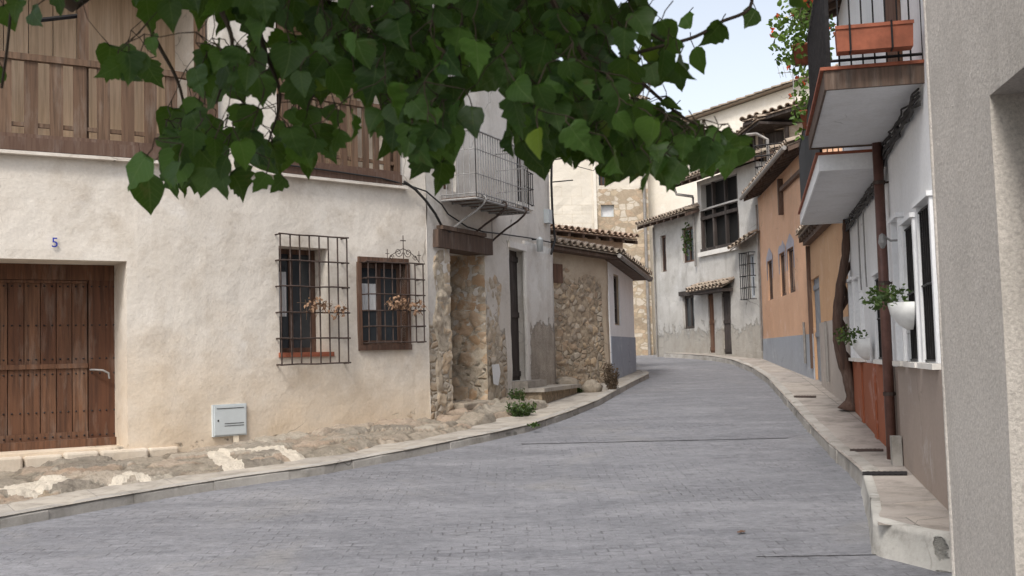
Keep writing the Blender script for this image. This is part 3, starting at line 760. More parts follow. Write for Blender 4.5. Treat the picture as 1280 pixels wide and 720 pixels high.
# loggias: floor ledge, back boards, posts, rail, balusters
B = MB()
us = [0]+[k for k in W1.k[1:] if k < lg2[1]]+[lg2[1]+.1]
for a, b in zip(us, us[1:]): B.wbox(W1, a, b+.02, ledge_z-.105, ledge_z-.065, 0, .10)
B.build('ledge', m_h1, h1)
for (a, b, gap) in ((lg1[0], lg1[1], .285), (lg2[0], lg2[1], .20)):
    Lp = bpy.data.objects.new('wooden_balcony', None); COL.objects.link(Lp); Lp.parent = h1; Lp.location = W1.pt(a, ledge_z, 0)-parent_loc(h1)
    cuts = [a]+[k for k in W1.k if a < k < b]+[b]
    B = MB()
    for c, d in zip(cuts, cuts[1:]): B.wbox(W1, c, d, ledge_z-.06, ledge_z+.10, .0, .10); B.wbox(W1, c, d, ledge_z+.105, ledge_z+.15, -.02, .07)
    B.build('beam', m_beamh, Lp)
    B = MB()
    for c, d in zip(cuts, cuts[1:]): B.wbox(W1, c, d, ledge_z+1.06, ledge_z+1.14, -.03, .06)
    for c, d in zip(cuts, cuts[1:]): B.wbox(W1, c, d, ledge_z+.25, ledge_z+.30, -.03, .02)
    B.build('rail', m_balw, Lp)
    B = MB(); u = a+.06
    while u < b-.05:
        B.wbox(W1, u, u+gap*.54, ledge_z+.15, ledge_z+1.06, .0+random.uniform(0, .01), .035); u += gap*random.uniform(.93, 1.05)
    B.build('balusters', m_balw, Lp)
    n = max(1, round((b-a)/1.45))
    for i in range(n+1):
        B = MB(); u = a+.05+(b-a-.2)*i/n; B.wbox(W1, u, u+.11, ledge_z+.1, ZT, -.16, -.035); B.build('post', m_balw, Lp)
    B = MB(); u = a-.3
    while u < b+.5:
        B.wbox(W1, u, u+.29, ledge_z, ZT+.1, -1.05, -1.02); u += .3
    B.build('back_boards', m_board, Lp)
    B = MB(); 
    for c, d in zip(cuts, cuts[1:]): B.wbox(W1, c-.3, d+.3, ledge_z-.2, ledge_z+.01, -1.1, -.02)
    B.build('deck', m_beam, Lp)
tub = MB(); A = W1.px(50, 20); Bp_ = W1.px(105, 14)
tub.tube([W1.pt(A[0], A[1], -.2), W1.pt(Bp_[0], Bp_[1], -.2)], .03, 6); tub.build('drying_rod', m_iron, h1)
roof(W1, 2, W1.k[3], 7.75, .55, 3, rad(18), h1); roof(W1, W1.k[3], W1.L, 7.75, .55, 3, rad(18), h1)
# door
D = bpy.data.objects.new('door', None); COL.objects.link(D); D.parent = h1; D.location = W1.pt(d1u0, d1r[2], 0)-parent_loc(h1)
ins = .66; u0, u1, z0, z1 = d1u0, d1r[1], d1r[2], d1r[3]
B = MB(); B.wbox(W1, u0, u1, z1-.20, z1, -ins-.06, -ins+.03); B.wbox(W1, u1-.33, u1, z0+.1, z1-.2, -ins-.06, -ins+.022); B.wbox(W1, u0, u0+.2, z0+.1, z1-.2, -ins-.06, -ins+.02)
B.wbox(W1, u0, u1, z0, z0+.10, -ins-.06, -ins+.10); B.build('door_frame', m_door, D)
B = MB(); a = u0+.2; b = u1-.34; n = 9
for i in range(n):
    c = a+(b-a)*i/n; d = a+(b-a)*(i+1)/n
    B.wbox(W1, c+.005, d-.005, z0+.11, z0+1.0, -ins-.05, -ins-.01-random.uniform(0, .008)); B.wbox(W1, c+.005, d-.005, z0+1.06, z1-.24, -ins-.05, -ins-.012-random.uniform(0, .008))
B.wbox(W1, a, b, z0+1.0, z0+1.06, -ins-.05, -ins+.012); B.wbox(W1, a, b, z0+.1, z0+.19, -ins-.05, -ins+.010)
B.wbox(W1, a+.002, b-.002, z1-.24, z1-.205, -ins-.05, -ins+.010)
B.build('leaf', m_door, D)
B = MB()
for zz in (z0+.14, z0+.45, z0+.93, z0+1.12, z0+1.55, z1-.28):
    for i in range(n*2+4):
        u = a+.05+(u1-.06-a)*i/(n*2+3); oo = .022 if u > b else (.012 if zz < z0+.19 else -.012)
        B.lathe(W1.pt(u, zz, -ins+oo)+Vector((0, 0, 0)), [(.001, .012), (.011, .006), (.014, 0), (.011, -.006), (.001, -.012)], 6)
B.build('studs', m_iron, D)
B = MB(); hA = W1.px(128, 463); p0 = W1.pt(hA[0]-.02, hA[1]+.01, -ins+.03)
n_, d_ = W1.nd(hA[0])
B.tube([p0, p0+n_*.06+d_*.05, p0+n_*.09+d_*.14-Vector((0, 0, .01)), p0+n_*.09+d_*.21-Vector((0, 0, .05)), p0+n_*.09+d_*.22-Vector((0, 0, .12))], [.012, .013, .014, .014, .011], 7)
B.build('handle', m_greyiron, D)
# threshold stones
B = MB(); u = u0-.4
while u < u1+.45:
    l = random.uniform(.38, .7); B.wbox(W1, u, u+l-.015, z0-.32, z0-.015-random.uniform(0, .02), -.7, .10+random.uniform(-.02, .05)); u += l
o = B.build('doorstep', plaster('worn_threshold_stone', (.56, .49, .40), (.50, .40, .30), (.30, .24, .18), .7, bs=.8), h1)
bm_ = o.modifiers.new('b', 'BEVEL'); bm_.width = .03; bm_.segments = 2
# house number
c = bpy.data.curves.new('house_number', 'FONT'); c.body = '5'; c.size = .17; c.extrude = .004; c.align_x = 'CENTER'; c.align_y = 'CENTER'
to = bpy.data.objects.new('n', c); COL.objects.link(to); bpy.context.view_layer.update(); nm = bpy.data.meshes.new_from_object(to.evaluated_get(bpy.context.evaluated_depsgraph_get())); bpy.data.objects.remove(to)
o = bpy.data.objects.new('house_number', nm); COL.objects.link(o); nm.materials.clear(); nm.materials.append(m_blue)
pp = W1.px(68, 304); n_, d_ = W1.nd(pp[0]); q = W1.pt(pp[0], pp[1], .03)-parent_loc(h1)
mm = Matrix.Identity(4)
for i in range(3): mm[i][0] = d_[i]; mm[i][1] = (0, 0, 1)[i]; mm[i][2] = n_[i]; mm[i][3] = q[i]
o.parent = h1; o.matrix_local = mm
# meter box
r = W1.rect(266, 507, 305, 543); B = MB(); B.wbox(W1, r[0]-.02, r[1]+.02, r[2]-.02, r[3]+.02, -.05, .035); o = B.build('meter_box', m_boxm, h1)
B = MB(); B.wbox(W1, r[0], r[1], r[2], r[3], .037, .05); o2 = B.build('lid', m_boxm, o)
B = MB(); B.wbox(W1, r[0]+.04, r[0]+.06, (r[2]+r[3])/2-.012, (r[2]+r[3])/2+.012, .05, .056)
for k in (.3, .38): B.wbox(W1, r[0]+.14, r[1]-.03, r[2]+(r[3]-r[2])*k, r[2]+(r[3]-r[2])*k+.006, .05, .054)
B.wbox(W1, r[0]+.03, r[1]-.03, r[3]-.035, r[3]-.028, .05, .054); B.build('lock', m_iron, o)
B = MB(); uu = (r[0]+r[1])/2+.08
B.add([W1.pt(uu-.035, r[2]-.02, .032), W1.pt(uu+.05, r[2]-.02, .032), W1.pt(uu+.06, r[2]-.16, .034), W1.pt(uu+.09, r[2]-.30, .036), W1.pt(uu-.08, r[2]-.30, .036), W1.pt(uu-.03, r[2]-.16, .034)], [(0, 5, 4, 3, 2, 1)])
B.build('mortar_patch', m_cream, h1)
# windows
ww = (w1r[0], w1r[1], w1r[2]+.03, w1r[3])
o = window(W1, ww, h1, .34, .07, m_doord, nx=2, nzb=1, curtain=(.1, .42, .35, .78))
g = grille(W1, W1.rect(345, 296, 428, 455), o, .13, 8, 6, .012)
B = MB(); B.wbox(W1, w1r[0]-.02, w1r[1]+.06, w1r[2]-.035, w1r[2]+.03, -.34, .03); B.build('sill', m_tpot, o)
o = window(W1, w2r, h1, .1, .07, m_doord, nx=2, nzb=1, curtain=(.08, .45, .42, .75))
B = MB(); a, b, c_, d_ = w2r
B.wbox(W1, a-.05, b+.05, d_, d_+.08, -.1, .04); B.wbox(W1, a-.07, b+.07, c_-.08, c_, -.1, .05); B.wbox(W1, a-.07, a, c_, d_, -.1, .035); B.wbox(W1, b, b+.07, c_, d_, -.1, .035)
B.build('wooden_surround', m_doord, o)
gr = W1.rect(470, 330, 521, 425); g = grille(W1, (a+.02, gr[1], c_+.03, gr[3]), o, .16, 8, 6, .011, ret=.1)
# scroll crest
B = MB(); um = (gr[0]+gr[1])/2+.02; zt = gr[3]
def scroll(cu, cz, r0, s, start=0, turns=1.4):
    return [W1.pt(cu+s*math.cos(start+turns*2*math.pi*t/14)*r0*(1-t/18), cz+math.sin(start+turns*2*math.pi*t/14)*r0*(1-t/18), .16) for t in range(15)]
B.tube([W1.pt(um, zt, .16), W1.pt(um, zt+.42, .16)], .007, 5)
B.tube([W1.pt(um-.05, zt+.34, .16), W1.pt(um+.05, zt+.34, .16)], .008, 5)
for s in (1, -1):
    B.tube(scroll(um+s*.09, zt+.16, .075, s, math.pi), .006, 5)
    B.tube([W1.pt(um+s*t*.30, zt+.20*(1-t)**.6+.02, .16) for t in (0, .2, .4, .6, .8, 1)], .006, 5)
    B.tube(scroll(um+s*.22, zt+.08, .045, -s, 0), .005, 5)
    B.tube([W1.pt(um+s*.30, zt, .16), W1.pt(um+s*.30, zt+.2, .16)], .006, 5); B.tube([W1.pt(um+s*.30-.035, zt+.13, .16), W1.pt(um+s*.30+.035, zt+.13, .16)], .006, 5)
B.build('scroll_crest', m_rust, g)
# dried flowers tied on the grilles
def dried(rct, lab, n=70):
    B = MB(); a, b, c, d = rct
    for i in range(n):
        u = random.uniform(a, b); z = (c+d)/2+(random.random()+random.random()-1)*(d-c)*.6+(.05*math.sin((u-a)*9)); p = W1.pt(u, z, .17+random.uniform(-.03, .05))
        leafq(B, p, rv()+Vector((0, 0, -.4)), rv(), random.uniform(.04, .085), None, 2)
    for i in range(22):
        u = random.uniform(a, b); p = W1.pt(u, (c+d)/2, .16); B.tube([p, p+rv()*.1, p+rv()*.16+Vector((0, 0, -.03))], .0025, 4)
    o = B.build('dried_flowers', m_dryf); tag(o, lab, 'flowers', 'dried flower bunches on the window grilles'); rebase(o, W1.pt(a, c, .16))
dried(W1.rect(374, 376, 422, 392), 'dried flower bunch tied to the taller barred window of the cream house')
dried(W1.rect(478, 374, 519, 390), 'dried flower bunch tied to the smaller window grille with scroll crest', 85)

# ================================================================== HOUSE 2 (stone piers, iron balcony)
h2 = thing('stone_pier_house', 'pale house with exposed stone doorway, iron balcony and grey stained corner', 'house', W2.pt(.2, hL(17.5), 0))
oA = W2.rect(563, 314, 606, 502); oA = (oA[0], oA[1], oA[2], oA[3]); oB = W2.rect(638, 311, 657, 476); wC = W2.rect(646, 190, 660, 254)
bdr = W2.rect(553, 130, 569, 238)
u655 = px_u(W2, 655, 400); u635 = px_u(W2, 632, 400); u616 = px_u(W2, 622, 400); u606 = oA[1]
def zone2(u, z):
    return max(0, min(.9, .5+(2.1-z)/1.6)) if u < u635 else 0.0
def zone2b(u, z): return max(-.3, min(1.1, .5+(2.25-z)*.8, .5+(u-u655-.25)*2.2))
# dense skin so the rubble really stands out
W2a = W2
def wall2():
    return wall(W2, .2, 8.6, [(*oA, 1.3), (oB[0], oB[1], oB[2], oB[3], .3), (*wC, .2), (*bdr, .25)], 'wall', m_h2, h2, .06, zone=lambda u, z: max(zone2(u, z), 0), wav=.03, back=5)
o2w = wall2()
# push the stone zone out into lumps
me = o2w.data
B = MB(); u = u655+.02
# stained corner render as a thin coat on the wall
st = .12; nu = int((W2.L-u655)/st); nzv = 20; zn = []
ztop = W2.px(672, 300)[1]-.1
for i in range(nu+1):
    for j in range(nzv+1):
        uu = u655+.03+(W2.L-.002-u655-.03)*i/nu; zz = .5+(ztop-.5)*j/nzv; B.v.append(W2.pt(uu, zz, .035+.012*nz(uu*2, zz*2))); zn.append(zone2b(uu, zz))
for i in range(nu):
    for j in range(nzv):
        q = i*(nzv+1)+j; B.f.append([q, q+nzv+1, q+nzv+2, q+1]); B.r.append(.5); B.uv.append([(0, 0)]*4)
B.at['zone'] = zn; o = B.build('corner_render', m_h2b, h2, True)
sm = o.modifiers.new('s', 'SOLIDIFY'); sm.thickness = .06; sm.offset = -1
roof(W2, 0, W2.k[1], 8.7, .5, 3, rad(18), h2); roof(W2, W2.k[1], W2.L, 8.7, .5, 3, rad(18), h2)
# doorway A: dark plank door deep inside, lintel beam
door(W2, (oA[0], oA[1], oA[2], oA[3]), h2, 1.1, 4, m_timber)
B = MB(); lz = oA[3]; B.wbox(W2, px_u(W2, 541), px_u(W2, 608), lz-.02, lz+.26, -.3, .10); 
B.wbox(W2, px_u(W2, 545), px_u(W2, 600), lz+.265, lz+.33, -.2, .13); B.build('lintel', m_beam, h2)
B = MB()
for k in range(3): B.wbox(W2, oA[0]-.05+.05*k, oA[1]+.12-.04*k, oA[2]-.42+.14*k, oA[2]-.28+.14*k-.004, -.2, .62-.22*k)
o = B.build('stone_steps', m_rock, h2); bb = o.modifiers.new('b', 'BEVEL'); bb.width = .04; bb.segments = 3
# rubble facing: one displaced sheet, each voronoi cell a stone
def stones(W, u0, u1, z0, z1, mat, parent, s=.27, mask=None, out=.05, name='stonework', off=0, seed=0, flat=1.45, st=.028):
    B = MB(); nu = max(2, int((u1-u0)/st)); nz_ = int((z1-z0)/st); cl = []; mo = []
    for i in range(nu+1):
        for j in range(nz_+1):
            u = u0+(u1-u0)*i/nu; z = z0+(z1-z0)*j/nz_
            q = Vector((u/s+.35*nz(u*3, z*3, seed), z*flat/s+.35*nz(u*3, z*3, seed+7), seed*3.3+.5))
            dd, pp = mn.voronoi(q); e = dd[1]-dd[0]; hsh = (math.sin(pp[0].x*12.9+pp[0].y*78.2+pp[0].z*37.7)*43758.5) % 1.0
            h2_ = (hsh*7.3) % 1.0
            k = max(0, min(1, (e-.03+.05*nz(u*14, z*14, seed))/.13)); k = k*k*(3-2*k)
            if h2_ < .3: k *= .25
            h = out*(.25+.75*hsh)*k+.016*nz(u*8, z*8, seed)+.014*nz(u*19, z*19, seed)*k
            m_ = mask(u, z) if mask else 1
            m_ = max(0, min(1, m_)); h = h*m_-(1-m_)*.07
            p = W.pt(u, z, off+h); B.v.append(p); cl.append(hsh); mo.append(k)
    for i in range(nu):
        for j in range(nz_):
            q = i*(nz_+1)+j; B.f.append([q, q+nz_+1, q+nz_+2, q+1]); B.r.append(.5); B.uv.append([(0, 0)]*4)
    B.at['cell'] = cl; B.at['mort'] = mo
    return B.build(name, mat, parent, True)
def m_cob_(name, tints, mort=(.50, .43, .335), cover=.5):
    M = Mt(name); k = len(tints); c = M.ramp(M.attr('cell'), [(i/k, t) for i, t in enumerate(tints)], 'CONSTANT')
    c = M.mix(c, M.ramp(M.noise(5, 6, .7), [(.3, (.2, .16, .11)), (.55, (.42, .35, .26)), (.75, (.6, .52, .42))]), .3)
    c = M.mix(M.mix(mort, tuple(x*.5 for x in mort), M.step(M.noise(11, 5, .7), .4, .65)), c, M.step(M.attr('mort'), .15, .6))
    c = M.mix(c, tuple(x*1.12 for x in mort), M.ma('MULTIPLY', M.step(M.noise(2.9, 7, .78), cover, cover+.08), .8))
    return M.out(c, M.bump(M.noise(22, 6, .75), .8, .02))
m_cobw = m_cob_('warm_rubble_stone', STONEW); m_cob = m_cob_('brown_rubble_stone', STONES, (.36, .285, .20), .56); m_cobr = m_cob_('ochre_rubble_stone', [(.55, .36, .22), (.5, .31, .17), (.6, .44, .3), (.48, .33, .21)])
lp = px_u(W2, 541)
stones(W2, .0, oA[0]+.005, .55, lz+.02, m_cobw, h2, .27, lambda u, z: (u-lp-.12*nz(z*2.5, 7)+.03)/.08, .032, seed=1)
stones(W2, oA[1]-.005, u635+.3, .6, 3.5, m_cobw, h2, .27, lambda u, z: min((u616+.35-u+.35*nz(z*1.6, 7)-.10*(z-1))/.12, (3.1-z+.3*nz(u*3, 2))/.15), .032, seed=2)
# stones lining the far reveal of doorway A
n_, d_ = W2.nd(oA[1]+.01)
WRv = Wall([tuple(W2.pt(oA[1], 0, -1.1).to_2d()), tuple(W2.pt(oA[1], 0, .03).to_2d())])
stones(WRv, 0, WRv.L, oA[2], oA[3], m_cobr, h2, .27, None, .03, 'reveal_stonework', seed=3)
# door B
door(W2, oB, h2, .14, 3, m_timber)
B = MB(); B.wbox(W2, oB[0]-.06, oB[1]+.05, oB[3]-.02, oB[3]+.10, -.2, .05); B.build('door_lintel', m_h1w, h2)
# window C with grille
o = window(W2, wC, h2, .14, .05, m_doord, nx=1, nzb=2); grille(W2, (wC[0]-.02, wC[1]+.06, wC[2]+.0, wC[2]+.62), o, .07, 7, 3, .009, m_iron)
B = MB(); B.wbox(W2, wC[0]-.1, wC[1]+.12, wC[2]-.09, wC[2]-.02, -.1, .07); B.build('sill', m_h1w, o)
# balcony door and iron balcony
door(W2, bdr, h2, .18, 3, m_door, 'balcony_door')
W2s = W2
bal0 = W2.px(551, 250)[0]; zb = W2.px(551, 250)[1]+.02; dep = .62; bal1 = bal0+2.15
BAL = bpy.data.objects.new('iron_balcony', None); COL.objects.link(BAL); BAL.parent = h2; BAL.location = W2.pt(bal0, zb, 0)-parent_loc(h2)
a_in = W2.pt(bal0, zb, 0); nb, db = W2.nd(1.0); nb2, db2 = W2.nd(2.5)
e_in = W2.pt(bal1, zb, 0); a_out = a_in+(nb+nb2).normalized()*dep; e_out = e_in+(nb+nb2).normalized()*dep
ez = Vector((0, 0, 1))
B = MB(); N = 9
for i in range(N): # boards
    s0, s1 = i/N, (i+.86)/N
    P = [a_in.lerp(a_out, s0), e_in.lerp(e_out, s0), e_in.lerp(e_out, s1), a_in.lerp(a_out, s1)]
    B.add([p-ez*.02 for p in P]+[p+ez*.0 for p in P], [(3, 2, 1, 0), (4, 5, 6, 7), (0, 1, 5, 4), (2, 3, 7, 6), (1, 2, 6, 5), (3, 0, 4, 7)])
B.build('floor', m_beam, BAL)
B = MB()
for p, q in ((a_in, a_out), (a_out, e_out), (e_out, e_in)):
    B.tube([p-ez*.035, q-ez*.035], .02, 6); B.tube([p+ez*1.05, q+ez*1.05], .017, 6); B.tube([p+ez*.05, q+ez*.05], .011, 5)
    B.tube([p+ez*.36, q+ez*.36], .008, 5); B.tube([p+ez*.75, q+ez*.75], .008, 5)
for i in range(1, 6): B.tube([a_in.lerp(e_in, i/6)-ez*.04, a_out.lerp(e_out, i/6)-ez*.04], .016, 5)
B.build('rail', m_greyiron, BAL)
B = MB()
for p, q, n in ((a_in, a_out, 6), (a_out, e_out, 22), (e_out, e_in, 6)):
    for i in range(n+1): t = p.lerp(q, i/n); B.tube([t, t+ez*1.05], .0085, 5)
B.build('balusters', m_greyiron, BAL)
for s in (.12, .5, .9):
    i_ = a_in.lerp(e_in, s); o_ = a_out.lerp(e_out, s); B = MB()
    P = [i_-ez*.52, i_.lerp(o_, .12)-ez*.46, i_.lerp(o_, .45)-ez*.32, i_.lerp(o_, .8)-ez*.2, i_.lerp(o_, 1.0)-ez*.1]
    P += [o_+(o_-i_).normalized()*.05*math.sin(t)+ez*(-.07+.05-.05*math.cos(t)) for t in (.6, 1.4, 2.4, 3.3, 4.2, 5.0)]
    B.tube(P, [.018]*len(P), 6); B.tube([i_-ez*.55, i_-ez*.04], .014, 5); B.build('bracket', m_greyiron if s < .2 else m_rust, BAL)
# doorstep slab to door B
B = MB(); cst = W2.pt((oB[0]+W2.L)/2-.1, 0, .0); n_, d_ = W2.nd(oB[1])
zs_ = W2.px(660, 485)[1]
sl0 = oB[0]-.05; sl1 = oB[1]+1.55
B.wbox(W2, sl0, sl1, zs_-.05, zs_+.02, .03, .62); B.wbox(W2, oB[0]-.02, oB[1]+.25, zs_+.023, zs_+.15, -.3, .30)
o = B.build('doorstep', m_paveL, h2)
B = MB(); B.wbox(W2, sl0+.06, sl1-.08, zs_-.5, zs_-.053, .02, .55); o = B.build('step_base', m_cob, h2)
B = MB(); B.add([W2.pt(*W2.px(x, y), .07) for x, y in ((610, 456), (619, 455), (621, 466), (618, 482), (612, 480), (611, 468))], [(5, 4, 3, 2, 1, 0)]); B.build('lime_patch', m_white, h2)
B = MB(); q = W2.px(681, 271); B.wbox(W2, q[0]-.12, q[0]+.12, q[1]-.14, q[1]+.14, 0, .12); B.build('junction_box', m_boxm, h2)
# lantern
q = W2.px(665, 306); p = W2.pt(q[0], q[1], .16); lt = thing('wall_lantern', 'small white cylindrical lamp fixed beside the dark narrow doorway', 'lamp', p-ez*.12)
B = MB(); B.lathe(p, [(.001, -.14), (.06, -.14), (.065, .08), (.075, .09), (.02, .14), (.001, .15)], 12); B.build('shade', m_boxm, lt, True)
B = MB(); B.tube([p+ez*.1, W2.pt(q[0], q[1]+.1, .0)], .012, 5); B.build('arm', m_iron, lt)

# ================================================================== HOUSE 3 (rubble cottage)
h3 = thing('rubble_cottage', 'low rubble stone cottage with a sagging tiled eave and blue dado', 'cottage', W3.pt(1, hL(24), 0))
sw = W3.rect(691, 332, 700, 352); sd3 = W3.rect(766.5, 345, 773, 405)
u746 = px_u(W3, 752, 400); k1 = W3.k[1]
wall(W3, .3, 3.95, [(sd3[0], sd3[1], sd3[2], sd3[3], .2)], 'wall', m_rub, h3, .1, back=4, zone=lambda u, z: (max(0, min(1, .5+(3.2-z)*.8)) if u < u746 else 0.0), wav=.03)
stones(W3, .0, u746, .6, 3.8, m_cob, h3, .19, lambda u, z: min((3.5-z+.3*nz(u*2.2, 2))/.15, (u746-.1-u+.15*nz(z*2, 3))/.12), .045, seed=5, st=.03)
window(W3, sd3, h3, .04, .05, m_timber, nx=1, nzb=3)
B = MB(); B.wbox(W3, k1+.15, W3.L-.05, .4, 3.75, .004, .03, .5)
B = MB()
a3, b3 = sd3[0], sd3[1]
for (p, q, zl, zh) in ((k1+.25, a3-.03, .4, 3.75), (b3+.03, W3.L, .4, 3.75), (a3-.03, b3+.03, .4, sd3[2]-.03), (a3-.03, b3+.03, sd3[3]+.03, 3.75)): B.wbox(W3, p, q, zl, zh, 0, .03)
B.build('white_side', m_white, h3)
zd3 = W3.px(775, 421)[1]; B = MB(); B.wbox(W3, k1+.26, W3.L+.01, .4, zd3, .032, .05); B.build('dado', m_blu, h3)
B = MB(); q = W3.px(695, 342); B.wbox(W3, q[0]-.16, q[0]+.16, q[1]-.2, q[1]+.2, .02, .06); o = B.build('shuttered_vent', m_doord, h3)
ze0, ze1, ze2 = 3.95, 3.85, 3.45
n0, d0 = W3.nd(.1); n1_, d1_ = W3.nd(W3.L)
B = MB()
up3 = lambda n: (-n*math.cos(rad(14))+ez*math.sin(rad(14)))
tiles(B, W3.pt(-.1, ze0, .35), W3.pt(k1-.01, ze1, .35)+d0*.25, up3(n0), 3.0)
tiles(B, W3.pt(k1-.01, ze1, .35)+d0*.2, W3.pt(W3.L+.3, ze1-.25, .45), up3(n1_), 2.6)
o = B.build('roof', m_tile, h3)
R = MB()
R.frame_box(W3.pt(-.1, ze0-.13, .30), W3.pt(k1, ze1-.13, .3)+d0*.25-W3.pt(-.1, ze0-.13, .30), -n0*.6, ez*.07)
R.frame_box(W3.pt(k1+.01, ze1-.13, .30), W3.pt(W3.L+.25, ze1-.38, .38)-W3.pt(k1+.01, ze1-.13, .3), -n1_*.6, ez*.07)
R.build('eave_boards', m_beam, o)
B = MB(); p_ = W3.pt(W3.L+.28, ze1-.35, .42); B.tube([W3.pt(k1-.1, ze1-.07, .47), p_], .05, 8); B.lathe(p_+ez*0.0, [(.0, .07), (.08, .05), (.09, 0), (.05, -.06), (0, -.07)], 10); B.build('gutter', m_zinc, h3)
# small tiled-roof house behind
h4 = thing('peach_house', 'low peach plastered house with orange tiled eave behind the rubble cottage', 'house', W4.pt(1, hgt(28), 0))
wall(W4, .8, 4.66, [], 'wall', plaster('peach_plaster', (.62, .50, .38), (.56, .44, .33), (.42, .33, .24), .5), h4, .5, back=6)
roof(W4, -.2, W4.L+.2, 4.82, .35, 2.4, rad(9), h4, m_tiler, z2=4.70)
# loose stones and weeds at the cottage foot
def boulder(c, s, label, r=0):
    B = MB(); n1, n2 = 9, 14; vs = []; fs = []
    for i in range(n1+1):
        for j in range(n2):
            a = math.pi*i/n1; b = 2*math.pi*j/n2; v = Vector((math.sin(a)*math.cos(b), math.sin(a)*math.sin(b), math.cos(a)))
            k = 1+.25*nz(v.x*1.7+c.x, v.y*1.7+c.y, v.z*1.7)+.08*nz(v.x*5, v.y*5, v.z*5+c.x); vs.append(Vector(c)+Vector((v.x*s[0]*k, v.y*s[1]*k, v.z*s[2]*k)))
    for i in range(n1):
        for j in range(n2): j2 = (j+1) % n2; fs.append((i*n2+j, (i+1)*n2+j, (i+1)*n2+j2, i*n2+j2))
    B.add(vs, fs); B.at['zone'] = [0.0]*len(B.v)
    o = B.build('boulder', m_rock, None, True); tag(o, label, 'stone', 'loose stones along the cottage wall'); rebase(o, Vector((c[0], c[1], c[2]-s[2]*.6)))
p = on_ground(707, 487, PH); boulder(Vector((p.x, p.y, hL(p.y)+.1)), (.3, .22, .17), 'pale rounded stone lying left at the foot of the rubble cottage')
p = on_ground(739, 490, PH); boulder(Vector((p.x, p.y, hL(p.y)+.08)), (.2, .16, .17), 'small angular stone near the dark weeds by the cottage corner')
def weed(px, py, rx, rz, n, s, label, ex=PH, mat=None):
    p = on_ground(px, py, ex); base = Vector((p.x, p.y, hL(p.y)-.02)); B = MB()
    for i in range(n):
        a = random.uniform(0, 6.28); q = random.random()**.6; b = base+Vector((math.cos(a)*rx*q*.5, math.sin(a)*rx*q*.5, 0)); t = base+Vector((math.cos(a)*rx*q, math.sin(a)*rx*q, rz*random.uniform(.3, 1)))
        B.tube([b, b.lerp(t, .5)+ez*.03, t], .003, 3, False)
        for k in range(4): leafq(B, b.lerp(t, .35+.2*k), rv()+ez*.3, rv(), s*random.uniform(.6, 1.2), None, 2)
    o = B.build('weed_clump', mat or m_weed); tag(o, label, 'weeds', 'weeds at the foot of the left houses'); rebase(o, base)
weed(646, 497, .16, .38, 70, .05, 'green weeds growing against the stone step, upper clump by the doorway', .3)
weed(650, 520, .30, .24, 110, .055, 'dense dark green weeds spreading in front of the raised doorstep')
weed(765, 487, .17, .6, 110, .05, 'tall brownish weeds at the corner of the rubble cottage', PH, plain('withered_weed', (.10, .07, .045), .9, 0, .5, 9))
weed(722, 490, .25, .14, 60, .045, 'low green weeds around the pale rounded stone')
weed(668, 532, .1, .05, 18, .04, 'tiny tuft in the kerb joint below the stone steps')

# ================================================================== CHURCH-LIKE BUILDING
hc = thing('tall_stone_building', 'tall cream cut stone building with patches of rubble closing the street', 'building', WC.pt(4, hgt(43), 0))
wc1 = WC.rect(748, 207, 760, 232); wc2 = WC.rect(751, 256, 768, 271)
def zc(u, z):
    a = W_px_cache
    if z > a['lo'] and z < a['hi'] and u > a['u0']: return 1.0
    if z < a['lo2'] and u > a['u1']: return .95
    return 0.0
W_px_cache = dict(lo=WC.px(770, 335)[1], hi=WC.px(770, 235)[1], u0=px_u(WC, 748), lo2=WC.px(795, 345)[1], u1=px_u(WC, 783))
wall(WC, 1.0, 11.6, [(*wc1, .4), (*wc2, .2)], 'wall', m_church, hc, .3, back=9, zone=zc, wav=.05)
window(WC, wc1, hc, .3, .08, m_doord, nx=2, nzb=1); window(WC, wc2, hc, .12, .06, m_boxm, pane=m_curt, nx=1, nzb=1)
B = MB(); u_ = px_u(WC, 743); B.wbox(WC, u_, u_+.12, 1.2, 11.5, .02, .1); B.build('rendered_seam', m_pale, hc)
roof(WC, 0, WC.k[1], 11.7, .5, 4, rad(18), hc); roof(WC, WC.k[1], WC.L, 11.7, .5, 4, rad(18), hc)
u_ = px_u(WC, 806); B = MB(); B.tube([WC.pt(u_, 1.3, .12), WC.pt(u_, 11.5, .12)], .06, 8); B.build('drainpipe', m_zinc, hc)

hp = thing('gabled_pale_building', 'tall pale cream building with sloping tiled gable behind the street houses', 'building', WP.pt(3, hgt(44), 0))
a = WP.px(868, 150); b = WP.px(985, 110)
# gable front: sloped top polygon prism
sl = (b[1]-a[1])/(b[0]-a[0]); zl = a[1]+sl*(0-a[0]); ur = WP.L+2.5; zr = a[1]+sl*(ur-a[0]); n_, d_ = WP.nd(1)
B = MB(); P = [WP.pt(0, 1.2), WP.pt(ur, 1.2), WP.pt(ur, zr), WP.pt(0, zl)]; Q = [p-n_*9 for p in P]
B.add(P+Q, [(0, 1, 2, 3), (7, 6, 5, 4), (0, 4, 5, 1), (1, 5, 6, 2), (2, 6, 7, 3), (3, 7, 4, 0)]); B.at['zone'] = [0.0]*8; B.build('wall', m_pale, hp)
B = MB(); e0 = WP.pt(-.4, zl-.4*sl+.08, .35); ridge = WP.pt(ur, zr+.08, .35)
upv = (ridge-e0); tiles(B, e0-n_*9.4, e0, upv, upv.length, .26, .36); B.build('roof', m_tile, hp)

